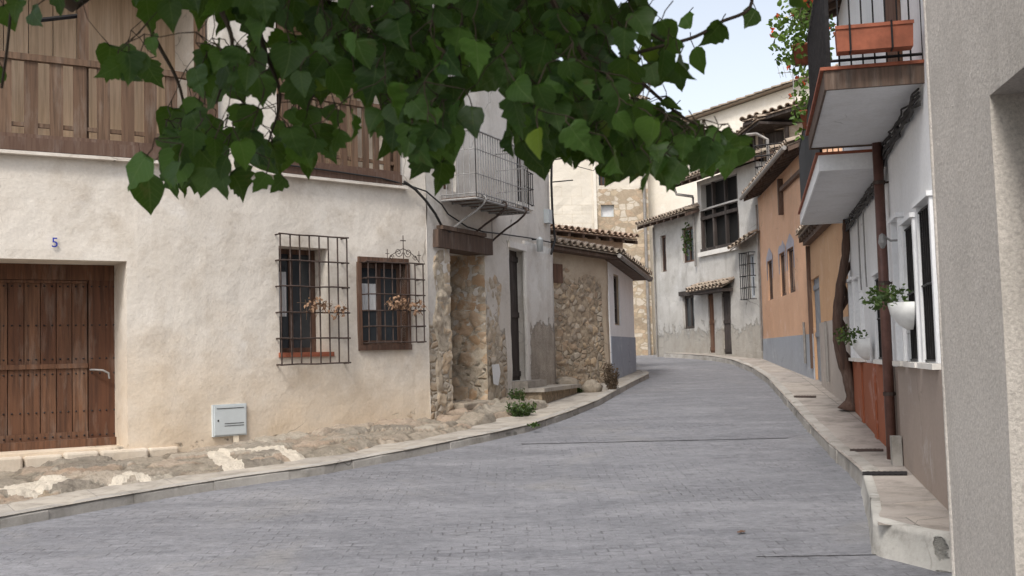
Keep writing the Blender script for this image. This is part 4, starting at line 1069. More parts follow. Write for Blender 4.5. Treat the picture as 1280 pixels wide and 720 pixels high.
# ================================================================== WHITE STREET HOUSE (far right)
h5 = thing('white_street_house', 'two storey weathered white house at the bend with dark windows and doors', 'house', W5.pt(3, hR(35), 0))
f1 = W5.rect(826, 294, 833, 340); f2 = W5.rect(853, 284, 867, 328); f3 = W5.rect(875, 232, 923, 311); f4 = W5.rect(853, 369, 868, 411)
dd1 = W5.rect(885, 364, 892, 441); dd2 = W5.rect(903, 361, 914, 443); f5 = W5.rect(935, 318, 943, 372)
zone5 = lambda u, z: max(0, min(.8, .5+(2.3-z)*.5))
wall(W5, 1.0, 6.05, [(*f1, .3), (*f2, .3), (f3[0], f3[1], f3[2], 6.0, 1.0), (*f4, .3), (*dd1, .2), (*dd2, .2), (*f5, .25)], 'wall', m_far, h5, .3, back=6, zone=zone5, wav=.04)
W5u = Wall([tuple(W5.pt(px_u(W5, 873, 280), 0, 0).to_2d()), tuple(W5.pt(W5.L, 0, 0).to_2d())])
f3b = W5u.rect(877, 232, 923, 300)
wall(W5u, 6.052, 6.95, [(f3b[0], f3b[1], 6.055, 6.8, 1.0)], 'upper_wall', m_far, h5, .3, back=6)
for f in (f1, f2): o = window(W5, f, h5, .07, .07, m_doord, nx=2, nzb=1)
o = window(W5, f4, h5, .1, .09, m_timber, nx=2, nzb=1)
B = MB(); B.wbox(W5, f4[0]-.12, f4[1]+.12, f4[3]+.003, f4[3]+.14, -.05, .06); B.build('lintel', m_timber, o)
# deep gallery with posts; a near-black sheet stands in for its unlit inside
B = MB(); g0, g1 = f3[0], f3[1]; zt = 6.8
for i in range(4): u = g0+(g1-g0-.08)*i/3; B.wbox(W5, u, u+.08, f3[2], zt, -.12, -.02)
B.wbox(W5, g0, g1, f3[2]+1.0, f3[2]+1.1, -.11, -.01); B.wbox(W5, g0, g1, f3[2], f3[2]+.1, -.115, .03)
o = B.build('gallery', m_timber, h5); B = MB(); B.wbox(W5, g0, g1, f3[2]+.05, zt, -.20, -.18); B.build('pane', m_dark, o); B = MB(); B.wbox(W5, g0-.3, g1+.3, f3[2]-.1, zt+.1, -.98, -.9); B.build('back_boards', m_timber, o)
B = MB(); B.wbox(W5, g0-.08, g1+.1, f3[2]-.14, f3[2]-.003, -.1, .09); B.build('sill', m_h1w, o)
door(W5, dd1, h5, .06, 2, m_door); door(W5, dd2, h5, .05, 3, m_timber)
o = window(W5, f5, h5, .1, .06, m_frame, nx=2, nzb=2); grille(W5, (f5[0]-.08, f5[1]+.08, f5[2]-.05, f5[3]+.05), o, .2, 6, 5, .012, m_iron)
cp = W5.rect(873, 345, 917, 361); 
B = MB(); n_, d_ = W5.nd(1); tiles(B, W5.pt(cp[0], cp[2]+.0, .42), W5.pt(cp[1], cp[2]+.02, .42), -n_*math.cos(rad(25))+ez*math.sin(rad(25)), .5, .22, .25); o = B.build('door_canopy', m_tile, h5)
B = MB(); B.wbox(W5, cp[0]+.05, cp[1]-.05, cp[2]-.13, cp[2]-.04, .0, .36); B.build('eave_boards', m_timber, o)
roof(W5, -.3, px_u(W5, 874, 280), 6.02, .5, 2.8, rad(17), h5); roof(W5u, -.55, W5u.L+.1, 7.0, .55, 2.8, rad(17), h5)
B = MB(); q = W5.px(868, 250); B.tube([W5u.pt(-.5, 6.85, .55), W5u.pt(-.45, 6.62, .5), W5u.pt(-.1, 6.5, .1)], .045, 7); B.build('drainpipe', m_zinc, h5); B = MB(); B.tube([W5.pt(px_u(W5, 871, 300), 6.5, .08), W5.pt(px_u(W5, 871, 300), 4.3, .08)], .035, 6)
B.build('drainpipe', m_zinc, h5); B = MB(); B.tube([W5.pt(px_u(W5, 822, 400), 1.5, .05), W5.pt(px_u(W5, 822, 400), 5.9, .05)], .03, 6); B.build('drainpipe', m_zinc, h5)
B = MB(); q0 = W5.px(925, 312); q1 = W5.px(951, 290); n_, d_ = W5.nd(3); tiles(B, W5.pt(q0[0], q0[1], .35), W5.pt(q1[0], q1[1]-.1, .35), -n_*math.cos(rad(30))+ez*math.sin(rad(30)), .42, .22, .22); B.build('canopy', m_tile, h5)
# hanging plant at second window
B = bush(W5.pt((f2[0]+f2[1])/2+.2, f2[2]+.75, .1), .18, .15, .55, 120, .1, .5); o = B.build('climbing_plant', m_weed); tag(o, 'dark green climber hanging at the upper window of the white house', 'plant'); rebase(o, W5.pt((f2[0]+f2[1])/2, f2[2], .1))

# ================================================================== TIMBER HOUSE above the orange roof
WT = Wall([(6.55, 34.3), (7.2, 31.95), (9.8, 30.6)])
ht = thing('timber_balcony_house', 'dark timbered upper house with tiled gable and balcony above the orange wall', 'house', WT.pt(4, hR(31), 0))
k1_ = WT.k[1]
wall(WT, 5.6, 8.0, [(0.2, k1_-.15, 6.2, 7.95, .5), (k1_+.15, k1_+.75, 6.2, 7.9, .3)], 'wall', plaster('brownish_ochre', (.44, .36, .28), (.34, .28, .21), (.2, .16, .12), .6), ht, .4, back=3.5)  # dark brownish plaster of the upper house
B = MB(); B.wbox(WT, .15, k1_-.1, 6.1, 8.0, -.45, -.40)
for i in range(5): u = .2+(k1_-.5)*i/4; B.wbox(WT, u, u+.12, 6.1, 8.0, -.1, .02)
B.wbox(WT, .15, k1_-.05, 7.0, 7.12, -.12, .03); B.wbox(WT, k1_+.02, k1_+.14, 6, 8.05, -.1, .07); B.wbox(WT, k1_+.78, k1_+.9, 6, 8.05, -.1, .06); B.build('timber_frame', m_timber, ht)
B = MB(); B.wbox(WT, k1_+.15, k1_+.75, 6.2, 7.9, -.26, -.2); B.build('dark_door', m_timber, ht)
o = window(WT, (k1_+.95, k1_+1.6, 6.5, 7.55), ht, -.03, .07, m_frame, pane=m_curt)
B = MB(); n_, d_ = WT.nd(1); n2, d2 = WT.nd(k1_+1); T0 = WT.pt(-.4, 7.45, .55); T1 = WT.pt(k1_-.0, 8.12, .6)+d_*.3; T2 = WT.pt(k1_+.0, 8.15, .7); T3 = WT.pt(WT.L+.3, 8.75, .7)
tiles(B, T0, T1, (-n_*math.cos(rad(14))+ez*math.sin(rad(14))), 2.6)
tiles(B, T2-d2*.25, T3, (-n2*math.cos(rad(4))+ez*math.sin(rad(4))), 2.0); o = B.build('roof', m_tile, ht)
B = MB(); B.frame_box(T0-ez*.14-n_*.06, T1-T0, -n_*1.2, ez*.07); B.frame_box(T2-d2*.25-ez*.16-n2*.06, T3-T2, -n2*1.2, ez*.08)
B.build('eave_boards', m_timber, o)
B = MB(); k0 = k1_+.1; zr = 6.75
for zz in (zr, zr+.3, zr+.6): B.tube([WT.pt(k0, zz, .8), WT.pt(WT.L, zz, .8)], .022, 5); B.tube([WT.pt(k0, zz, .8), WT.pt(k0, zz, .0)], .022, 5)
for i in range(16): u = k0+(WT.L-k0)*i/15; B.tube([WT.pt(u, zr-.3, .8), WT.pt(u, zr+.6, .8)], .010, 4)
B.wbox(WT, k0, WT.L, zr-.38, zr-.28, 0, .85); B.build('balcony', m_iron, ht)
B = MB(); q0 = WT.pt(k1_+.1, 7.75, .5); B.tube([q0-d2*.3, q0, q0+d2*.3-ez*.2, q0+d2*.3-ez*.9], .05, 6); B.build('stove_pipe', m_zinc, ht)

# TV antenna
q = at_y(992, 112, 40); an = thing('tv_antenna', 'thin metal television antenna standing on the far tiled roof', 'antenna', q)
B = MB(); B.tube([q-ez*.5, q+ez*.75], .02, 5); B.build('mast', m_greyiron, an)
B = MB(); B.tube([q+ez*.62+Vector((-.55, 0, 0)), q+ez*.66+Vector((.55, 0, 0))], .014, 4)
for i in range(6): x = -.5+i*.2; B.tube([q+ez*.64+Vector((x, -.2, -.25)), q+ez*.64+Vector((x, .2, .28))], .009, 4)
B.build('dipoles', m_greyiron, an)

# ================================================================== ORANGE HOUSE
h6 = thing('orange_house', 'orange plastered house with three narrow windows and grey dado', 'house', W6.pt(3, hR(28), 0))
s1 = W6.rect(960, 325, 966, 375); s2 = W6.rect(975, 315, 982, 370); s3 = W6.rect(985, 309, 993, 366)
zdd = W6.px(980, 421)[1]
m_orz = lambda u, z: 1.0 if z < zdd-.02 else (-.6)
wall(W6, .8, 5.9, [(*s1, .18), (*s2, .18), (*s3, .18)], 'wall', m_or, h6, .2, back=6, zone=lambda u, z: -2.0, wav=.02)
m_lil = plain('lilac_grey_paint', (.40, .38, .42), .85, 0, .25, 3)
for s in (s1, s2, s3):
    o = window(W6, s, h6, .04, .06, m_doord, nx=1, nzb=1); B = MB(); e = .22
    P = [(s[0]-.1, s[3]-.5), (s[1]+.1, s[3]-.5), (s[1]+.13, s[3]+.12), ((s[0]+s[1])/2+.05, s[3]+.34), ((s[0]+s[1])/2-.1, s[3]+.30), (s[0]-.15, s[3]+.1)]
    Pi = [(s[0], s[3]-.5), (s[1], s[3]-.5), (s[1], s[3]), ((s[0]+s[1])/2+.02, s[3]), ((s[0]+s[1])/2-.02, s[3]), (s[0], s[3])]
    B.add([W6.pt(a_, b_, .006) for a_, b_ in P]+[W6.pt(a_, b_, .006) for a_, b_ in Pi], [(k, (k+1) % 6, 6+(k+1) % 6, 6+k) for k in (1, 2, 3, 4, 5)]); B.build('surround', m_lil, o)
B = MB(); B.wbox(W6, .02, W6.L-.02, .8, zdd, 0, .03); B.build('dado', plaster('grey_dado', (.36, .38, .42), (.32, .34, .37), (.25, .26, .28), .5), h6)
roof(W6, .0, W6.L+.15, 5.98, .42, 1.4, rad(20), h6)
B = MB(); u_ = px_u(W6, 978, 230); B.wbox(W6, u_-.07, u_+.07, W6.px(975, 272)[1], 5.75, 0, .12)
z_ = W6.px(985, 234)[1]; B.wbox(W6, u_, W6.L, z_, z_+.09, .0, .09); B.build('timbers', m_beamh, h6)
B = MB(); B.tube([W6.pt(.0, 5.9, .47), W6.pt(W6.L+.15, 5.9, .47)], .05, 8); B.build('gutter', m_zinc, h6)
B = MB(); u_ = px_u(W6, 952, 420); B.tube([W6.pt(.08, 1.6, .06), W6.pt(.08, 5.7, .06)], .03, 6); B.build('drainpipe', m_zinc, h6); B = MB(); B.tube([W6.pt(W6.L-.8, 1.3, .06), W6.pt(W6.L-.8, 2.2, .06)], .03, 6); B.build('drainpipe', m_zinc, h6)
dr6 = W6.rect(997, 350, 1006, 478)
# second orange house
h7 = thing('ochre_lean_house', 'small ochre house with brown eave and stone grey lower wall behind the vine', 'house', W7.pt(3, hR(20), 0))
zt7 = W7.px(1035, 283)[1]; zd7 = W7.px(1035, 402)[1]
dr = W7.rect(1017, 345, 1027, 488)
wall(W7, .6, zt7, [(dr[0], dr[1], dr[2], W7.px(1022, 345)[1], .3)], 'wall', m_or2, h7, .2, back=6, zone=lambda u, z: -2.0)
door(W7, (dr[0], dr[1], dr[2], dr[3]), h7, .05, 3, plain('grey_blue_door', (.28, .30, .33), .6, 0, .3))
B = MB(); B.wbox(W7, dr[1]+.1, W7.L, .6, zd7, 0, .05); B.build('dado', plaster('stone_grey_dado', (.46, .41, .37), (.40, .35, .31), (.28, .25, .22), .6), h7)
B = MB(); B.wbox(W7, -.05, W7.L, zt7-.02, zt7+.12, -.2, .14); B.wbox(W7, dr[0]-.14, dr[0]-.005, 1.2, zt7-.03, 0, .08); B.build('fascia', m_beamh, h7)
roof(W7, 0, W7.L, zt7+.2, .25, 2.5, rad(15), h7, rafters=False)
B = MB(); u_ = px_u(W7, 1040, 450); B.tube([W7.pt(u_, 1.0, .09), W7.pt(u_, zd7+.0, .09)], .022, 6); B.tube([W7.pt(u_+.15, 1.0, .09), W7.pt(u_+.15, zd7-.1, .09)], .012, 6); B.build('conduit', m_zinc, h7)

# ================================================================== WHITE HOUSE with balconies (near right)
h8 = thing('white_balcony_house', 'whitewashed house with two balconies, terracotta dado and tall barred windows', 'house', W8.pt(9, hR(9.5), 0))
zs8 = 1.44
def r8(x0, x1, ytop):
    a = W8.px(x0, 400)[0]; b = W8.px(x1, 400)[0]; return (a, b, zs8+.02, W8.px((x0+x1)/2, ytop)[1])
wins8 = [r8(1067, 1071.5, 350), r8(1075, 1080, 347), r8(1101, 1113, 340), r8(1127, 1134, 270), r8(1142, 1153, 272), r8(1161, 1176, 246)]
wall(W8, .0, 6.9, [(*r, .22) for r in wins8], 'wall', m_white, h8, .3, back=6, wav=.008)
for k, r in enumerate(wins8):
    lightish = k in (0, 1, 3)
    o = window(W8, r, h8, .12, .05, m_frame if lightish else m_white, pane=(m_frame if lightish else None), nx=1 if k in (0, 1, 3) else 2, nzb=1)
    if not lightish: grille(W8, (r[0]+.03, r[1]-.03, r[2]+.02, r[3]-.05), o, .03, 6, 3, .010, m_iron, ret=0)
    B = MB(); B.wbox(W8, r[0]-.10, r[0]-.002, r[2], r[3]+.0, 0, .06); B.wbox(W8, r[1]+.002, r[1]+.08, r[2], r[3], 0, .055)
    B.wbox(W8, r[0]-.12, r[1]+.10, r[3]+.003, r[3]+.045, -.05, .08); B.build('surround', m_white, o)
    B = MB(); B.wbox(W8, r[0]-.12, r[1]+.10, r[2]-.05, r[2]-.002, -.1, .10); B.build('sill', m_h1w, o)
up_ = px_u(W8, 1114, 500); 
B = MB(); B.wbox(W8, .02, up_, .3, zs8-.04, 0, .035)
for i in (.38, .72): u = up_*i; B.wbox(W8, u, u+.25, .3, zs8-.045, .037, .06)
B.build('terracotta_dado', m_terra, h8)
ug = px_u(W8, 1130, 500); B = MB(); B.wbox(W8, ug, W8.L, 0, zs8-.035, 0, .05); B.build('taupe_dado', m_taupe, h8)
B = MB(); B.wbox(W8, up_+.005, ug-.005, .2, zs8-.05, -.0, .03); B.build('recess_panel', plaster('brown_recess', (.22, .17, .14), (.2, .15, .12), (.15, .11, .09), .4), h8)
# brown downpipe
u_ = px_u(W8, 1120, 420); B = MB(); B.tube([W8.pt(u_, .2, .10), W8.pt(u_, 3.9, .10)], .055, 10); B.build('downpipe', m_pipe, h8, True)
for zz in (1.1, 2.3, 3.4): B = MB(); B.lathe(W8.pt(u_, zz, .10), [(.056, -.02), (.066, -.02), (.066, .02), (.056, .02)], 10); B.tube([W8.pt(u_, zz, .1), W8.pt(u_, zz, 0)], .012, 5); B.build('pipe_clip', m_rust, h8)
B = MB(); B.wbox(W8, ug+.0, ug+.16, hR(11)-.05, hR(11)+.32, .06, .16); B.build('corner_stone', m_kerb, h8)
# balconies
bu = [px_u(W8, 1060, 300), W8.px(1108, 197)[0], W8.px(1156, 97)[0]]
zA = 3.84; zB = 3.60; dp = .82; nn, dd_ = W8.nd(1)
def slab(u0, u1, z, t, dep, frame_mat, nm):
    P = bpy.data.objects.new(nm, None); COL.objects.link(P); P.parent = h8; P.location = W8.pt(u0, z, 0)-parent_loc(h8)
    B = MB(); B.wbox(W8, u0+.04, u1-.04, z, z+t-.02, 0, dep-.02); B.build('slab', m_soffit, P)
    B = MB()
    B.wbox(W8, u1-.04, u1, z-.015, z+t, .0, dep); B.wbox(W8, u0, u0+.04, z-.015, z+t, .0, dep); B.wbox(W8, u0+.04, u1-.04, z-.015, z+t, dep-.02, dep)
    B.build('edge_beam', frame_mat, P)
    B = MB(); B.wbox(W8, u0-.02, u1+.02, z+t+.002, z+t+.03, .0, dep+.03); B.build('floor_tiles', m_tpot, P); return P
Pb = slab(bu[0], bu[1]-.01, zB, .16, .72, m_white, 'balcony'); Pa = slab(bu[1], bu[2], zA, .15, dp, m_beam, 'balcony')
B = MB(); z = zA+.18
def railing(B, u0, u1, z, dep, ends, n, hh=1.05, br=.009):
    for zz in (z+.06, z+hh): B.tube([W8.pt(u0, zz, dep), W8.pt(u1, zz, dep)], .014, 5)
    for i in range(n+1): u = u0+(u1-u0)*i/n; B.tube([W8.pt(u, z-.02, dep), W8.pt(u, z+hh, dep)], br, 5)
    if ends:
        for zz in (z+.06, z+hh): B.tube([W8.pt(u1, zz, dep), W8.pt(u1, zz, 0)], .014, 5)
        m2 = 8
        for i in range(m2+1): o_ = dep*i/m2; B.tube([W8.pt(u1, z-.02, o_), W8.pt(u1, z+hh, o_)], br if i < m2 else .03, 5)
railing(B, bu[1], bu[2]-.04, z, dp-.04, True, 15, 1.05, .008); B.build('railing', m_iron, Pa)
B = MB(); z = zB+.19; railing(B, bu[0], bu[1]-.05, z, .68, False, 60)
for k in range(14): B.tube([W8.pt(bu[0], z+.07*k, .675), W8.pt(bu[1], z+.07*k, .675)], .004, 4)
for k in range(9): B.tube([W8.pt(bu[0], z-.02, .68*k/8), W8.pt(bu[0], z+1.05, .68*k/8)], .009, 4)
B.build('railing', m_iron, Pb)
B = MB(); B.wbox(W8, bu[0]+.05, bu[1]-.05, zB+.2, zB+1.1, .69, .70); B.build('reed_screen', plain('dark_screen', (.03, .03, .032), .9), Pb)
# cable bundle and iron scrolls in the corner under the balconies
B = MB()
for k in range(5):
    P = []; 
    for i in range(61): u = bu[0]+.1+(bu[2]-bu[0]-.2)*i/60; zt_ = (zB if u < bu[1] else zA); P.append(W8.pt(u, zt_-.03-.035*k-.06*abs(nz(i*.33+k*5, 1)), .04+.07*abs(nz(i*.4, k*4))))
    B.tube(P, .010+.002*k, 5)
o = B.build('cable_bundle', m_cable); tag(o, 'tangle of black cables running under the near right balconies', 'cables'); rebase(o, W8.pt(bu[0]+.1, zB, .05))
B = MB()
for xx, y0, y1 in ((1078, 275, 350), (1085, 300, 350)): u = px_u(W8, xx, 320); B.tube([W8.pt(u, 3.55, .04), W8.pt(u, 2.6, .04), W8.pt(u+.05, 2.4, .04)], .012, 5)
B.build('conduit', m_greyiron, h8)
q = W8.px(1129, 300); B = MB(); p0 = W8.pt(q[0], q[1], 0)
B.tube([p0, p0+nn*.12, p0+nn*.2+ez*.06], .012, 5); B.lathe(p0+nn*.2-ez*.02, [(.0, .1), (.03, .08), (.045, 0), (.02, -.05), (0, -.06)], 8); o = B.build('wall_lamp', m_greyiron); tag(o, 'small grey wall lamp between pipe and tall window', 'lamp'); rebase(o, p0)
roof(W8, 0, W8.L, 7.0, .6, 3, rad(17), h8)
B = MB(); B.wbox(W8, bu[1]+.9, bu[1]+1.7, zA+.25, 6.3, .002, .05); o = B.build('balcony_door', m_door, h8)
# planter box on near balcony end
pe = W8.pt(bu[2]+.12, zA+.36, 0); L0 = pe+nn*.10; L1 = pe+nn*.72
pl = thing('balcony_planter', 'long terracotta planter box hanging on the end railing of the near balcony', 'planter', (L0+L1)/2-ez*.1)
B = MB(); A_ = L1; ax = (L0-L1); wv = dd_*.17
def trough(B, o, ax, wv, h, t=.018):
    o = Vector(o); vs = []
    for (zz, k) in ((0, .88), (h, 1.0)):
        for (s_, t_) in ((-1, -1), (1, -1), (1, 1), (-1, 1)): vs.append(o+ax*(.5+.5*s_*(.98 if zz == 0 else 1))+wv*(.5*t_*k)+ez*zz)
    for (zz) in (h, .03):
        for (s_, t_) in ((-1, -1), (1, -1), (1, 1), (-1, 1)): vs.append(o+ax*(.5+.5*s_*.95)+wv*(.5*t_*.82)+ez*zz)
    fs = [(3, 2, 1, 0)]
    for a in (0, 4, 8):
        for k in range(4): k2 = (k+1) % 4; fs.append((a+k, a+k2, a+4+k2, a+4+k))
    fs.append((12, 13, 14, 15)); B.add(vs, fs)
trough(B, A_-ez*.10, ax, wv, .20); B.build('box', m_tpot, pl)
B = MB(); A2 = L1+wv*.0+ez*.085-ax*.01
B.frame_box(A2-wv*.56, ax*1.02, wv*.06, ez*.03); B.frame_box(A2+wv*.50, ax*1.02, wv*.06, ez*.03); B.build('rim', m_tpot, pl)
B = MB()
for t in (.18, .72): q = L1+ax*t; B.tube([q-ez*.11+wv*.0, q-ez*.11+wv*.62, q+ez*.12+wv*.60, q+ez*.14-wv*.5], .009, 5)
B.build('hanger', m_iron, pl)
# hanging flower plant beyond the balcony rail
def flowerpot(px, py, y, s, label, n, nf, sp):
    c = at_y(px, py, y); t = thing('hanging_flowerpot', label, 'plant', c-ez*.2, 'flower pots hung on the far balcony rail')
    B = MB(); B.lathe(c-ez*.12, [(.0, -.1), (.09, -.1), (.13, .1), (.14, .1), (.14, .13), (.12, .13), (.11, .08), (0, .08)], 14); B.build('pot', m_tpot, t, True)
    B = bush(c+ez*.12, sp[0], sp[1], sp[2], n, s); B.build('foliage', m_leafy, t)
    for _ in range(nf):
        B = MB(); q = rv(); p = c+ez*.1+Vector((q.x*sp[0], q.y*sp[1]*.8, q.z*sp[2]))
        for k in range(5): leafq(B, p, rv(), rv(), .045, None, 2)
        B.build('flower', m_flower, t)
flowerpot(1003, 58, 13.4, .085, 'leafy pot plant with orange red flowers hanging off the balcony corner', 520, 20, (.40, .35, .52))
flowerpot(1012, 140, 15.0, .08, 'trailing light green pot plant lower down against the roofs', 260, 6, (.26, .3, .55))
# white wall planters
def wall_planter(px0, px1, ptop, pbot, label, n, sp, s=.045):
    u0, zt_ = W8.px(px0, ptop); 
    u = W8.px((px0+px1)/2+19, (ptop+pbot)/2)[0]; z1 = W8.px(px1, ptop)[1]; z0 = W8.px(px1, pbot)[1]
    c = W8.pt(u, z1, 0); t = thing('wall_planter', label, 'planter', W8.pt(u, z0, 0), 'white half round planters on the white house wall')
    B = MB(); K = 10; vs = []; fs = []; H = z1-z0
    prof = [(.05, 0), (.12, .18), (.19, .55), (.215, 1.0), (.20, 1.0), (.18, .85)]
    for (r_, h_) in prof:
        for k in range(K+1):
            a = math.pi*k/K; vs.append(W8.pt(u+math.cos(a)*r_*1.05, z0+H*h_, math.sin(a)*r_+.06))
    for i in range(len(prof)-1):
        for k in range(K): q = i*(K+1)+k; fs.append((q, q+1, q+K+2, q+K+1))
    fs.append(tuple(range(K, -1, -1))); fs.append(tuple((len(prof)-1)*(K+1)+k for k in range(K+1)))
    B.add(vs, fs); B.build('pot', m_pot, t, True)
    B = bush(W8.pt(u, z1+sp[2]*.45, .28), sp[0], sp[1], sp[2], n, s, .2); B.build('foliage', m_weed, t)
wall_planter(1112, 1147, 378, 412, 'white half round planter with leafy plant beside the brown downpipe', 230, (.2, .42, .13), .05)
wall_planter(1064, 1082, 424, 449, 'white half round planter near the twisted vine trunk, the farther one', 150, (.2, .35, .13), .05)

# vine trunk
pts = [(1063, 512), (1066, 492), (1060, 470), (1052, 445), (1048, 425), (1047, 400), (1048, 378), (1052, 350), (1057, 320), (1058, 290), (1058, 270)]
vt = thing('vine_trunk', 'twisted dark brown vine trunk climbing beside the terracotta wall', 'vine', on_ground(1064, 511, .2))
P = []; yb = on_ground(1064, 511, .17).y
for i, (x, y) in enumerate(pts): P.append(at_y(x, y, yb-.0-.02*i))
B = MB(); PP = []; RR = []
for i in range(len(P)-1):
    for k in range(4): t = k/4; q = P[i].lerp(P[i+1], t); PP.append(q+Vector((.012*nz(i+t, 1, s=2), .012*nz(i+t, 5, s=2), 0))); RR.append((.105-.05*(i+t)/10)*(1+.18*nz((i+t)*2.2, 4)))
RR[0] = .2; RR[1] = .15; B.tube(PP, RR, 9); B.build('trunk', m_vine, vt, True)
B = MB(); P2 = [p+Vector((.10+.05*math.sin(i*.9), .1, 0)) for i, p in enumerate(PP[2:])]; B.tube(P2, [.04*(1+.2*nz(i*.4, 9)) for i in range(len(P2))], 7); B.build('branch', m_vine, vt, True)

# covers on the right pavement
def cover(px0, py0, px1, py1, label, mat):
    P = [on_ground(x, y, .2) for x, y in ((px0, py0), (px1, py0), (px1, py1), (px0, py1))]; B = MB()
    P = [Vector((p.x, p.y, hR(p.y)+.005)) for p in P]; c = sum(P, Vector())/4
    B.add(P+[p+ez*.006 for p in P], [(4, 5, 6, 7), (0, 1, 5, 4), (1, 2, 6, 5), (2, 3, 7, 6), (3, 0, 4, 7)])
    for k in range(1, 8):
        a_ = P[0].lerp(P[1], k/8)+ez*.007; b_ = P[3].lerp(P[2], k/8)+ez*.007; d = (P[1]-P[0]).normalized()*.012; B.add([a_-d, a_+d, b_+d, b_-d, a_-d+ez*.002, a_+d+ez*.002, b_+d+ez*.002, b_-d+ez*.002], [(4, 5, 6, 7), (0, 1, 5, 4), (1, 2, 6, 5), (2, 3, 7, 6), (3, 0, 4, 7)])
    o = B.build('pavement_grate', mat); tag(o, label, 'grate', 'metal covers in the right pavement'); rebase(o, c)
cover(1078, 591, 1134, 596, 'dark rubber edged grate crossing the pavement below the brown pipe', m_iron)
cover(1062, 558, 1104, 561, 'narrow rusty cover strip in the pavement beside the terracotta dado', m_rust)
cover(992, 491, 1020, 493, 'small dark cover strip in the pavement by the ochre house door', m_rust)
B = MB(); p = on_ground(922, 668); 
for k in range(3): leafq(B, Vector((p.x+.02*k, p.y, hgt(p.y)+.015)), Vector((1, .3*k, .1)), Vector((0, 1, .2)), .045, .4, 0)
o = B.build('fallen_leaf', m_vine); tag(o, 'small dry curled leaf lying on the grey road', 'leaf'); rebase(o, p)

# ================================================================== STUCCO HOUSE (right foreground)
h9 = thing('stucco_house', 'rough grey beige stucco house front at the right edge with dark doorway', 'house', W9.pt(.3, 0, 0))
od = W9.px(1253, 400)[0]; zo = W9.px(1256, 104)[1]
wall(W9, -.3, 6.5, [(od, od+2.1, -.28, zo, .2)], 'wall', m_stucco, h9, .12, back=4, wav=.006)
door(W9, (od, od+2.1, -.25, zo), h9, .17, 8, m_timber)
# bevel the near arris with a narrow rounded bead
B = MB(); B.tube([W9.pt(.004*nz(k*.4, 3), -.3+6.8*k/60, -.012+.005*nz(k*.5, 1)) for k in range(61)], .021, 10); B.build('corner_bead', m_stucco, h9, True)

# ================================================================== CABLES
def cable(P, r, label):
    B = MB(); Q = []
    for i in range(len(P)-1):
        for k in range(6): Q.append(P[i].lerp(P[i+1], k/6))
    Q.append(P[-1]); B.tube(Q, r, 5); o = B.build('cable', m_cable, None, True); tag(o, label, 'cable', 'cables along the left facades'); rebase(o, P[0])
def wp(W, x, y, off=.06): q = W.px(x, y); return W.pt(q[0], q[1], off)
cable([wp(W1, 300, 201, .12), wp(W1, 400, 214, .12), wp(W1, 470, 224, .12), wp(W1, 505, 232, .08), wp(W1, 530, 240)]+[wp(W2, 548, 256), wp(W2, 556, 268), wp(W2, 580, 284), wp(W2, 600, 290), wp(W2, 625, 293), wp(W2, 660, 298), wp(W2, 688, 304)], .013, 'black cable running under the ledge and across both left facades')
cable([wp(W1, 500, 228, .10), wp(W1, 515, 238, .09), wp(W1, 528, 252, .09), wp(W2, 538, 268, .09), wp(W2, 546, 283, .09), wp(W2, 556, 291, .09)], .022, 'thick black cable arching down to the dark lintel beam')
cable([wp(W2, 684, 178, .10), wp(W2, 684.5, 230, .08), wp(W2, 686, 270, .08), wp(W2, 688, 300, .1), wp(W2, 683, 318, .1)], .025, 'vertical black cable hanging at the corner of the pale house')
a_ = wp(W2, 686, 186, .1); b_ = WC.pt(px_u(WC, 760), 9.2, .1)
cable([a_, a_.lerp(b_, .3)-ez*.3, a_.lerp(b_, .6)-ez*.35, b_], .012, 'thin black cable spanning from the pale house to the tall stone building')
B = MB()
for i, (x, y) in enumerate(((702, 200), (704, 228), (706, 182))): p = wp(W2, 686, y, .05); B.tube([p, p+Vector((.45, .0, .03))], .013, 5)
o = B.build('insulator_bracket', m_iron); tag(o, 'short iron bracket arms sticking out of the pale house corner', 'bracket'); rebase(o, wp(W2, 686, 200, .0))

# ================================================================== FOREGROUND TREE
tree = thing('broadleaf_tree', 'broad leaved tree whose dark green branches hang across the top', 'tree', (-2.3, .9, 0))
def curve(P, n=8):
    """catmull-rom through P"""
    P = [Vector(p) for p in P]; Q = [P[0]*2-P[1]]+P+[P[-1]*2-P[-2]]; o = []
    for i in range(1, len(Q)-2):
        for k in range(n):
            t = k/n; a, b, c, d = Q[i-1], Q[i], Q[i+1], Q[i+2]
            o.append(.5*((2*b)+(c-a)*t+(2*a-5*b+4*c-d)*t*t+(3*b-a-3*c+d)*t**3))
    o.append(P[-1]); return o
B = MB(); T = curve([(-2.3, .9, -.1), (-2.28, .93, .9), (-2.2, 1.0, 1.9), (-2.05, 1.15, 2.7), (-1.9, 1.2, 3.7), (-1.7, 1.4, 4.8)])
B.tube(T, [.17-.12*i/len(T)+.06*max(0, 1-i/4) for i in range(len(T))], 12); B.build('trunk', m_bark, tree, True)
limbs = [curve([(-2.12, 1.1, 2.4), (-1.6, 1.9, 2.8), (-.9, 2.6, 2.92), (-.1, 2.95, 2.85), (.45, 3.1, 2.82), (.72, 3.2, 2.80)]),
         curve([(-2.0, 1.15, 2.9), (-1.5, 2.5, 3.1), (-.9, 3.3, 3.05), (-.2, 3.7, 3.02), (.45, 3.8, 2.98), (.85, 3.9, 2.98)]),
         curve([(-1.95, 1.2, 3.1), (-1.7, 2.2, 3.05), (-1.45, 2.9, 2.8), (-1.25, 3.2, 2.65)])]
for L_ in limbs:
    B = MB(); B.tube(L_, [.055*(1-.8*i/len(L_))+.004 for i in range(len(L_))], 8); B.build('limb', m_bark, tree, True)
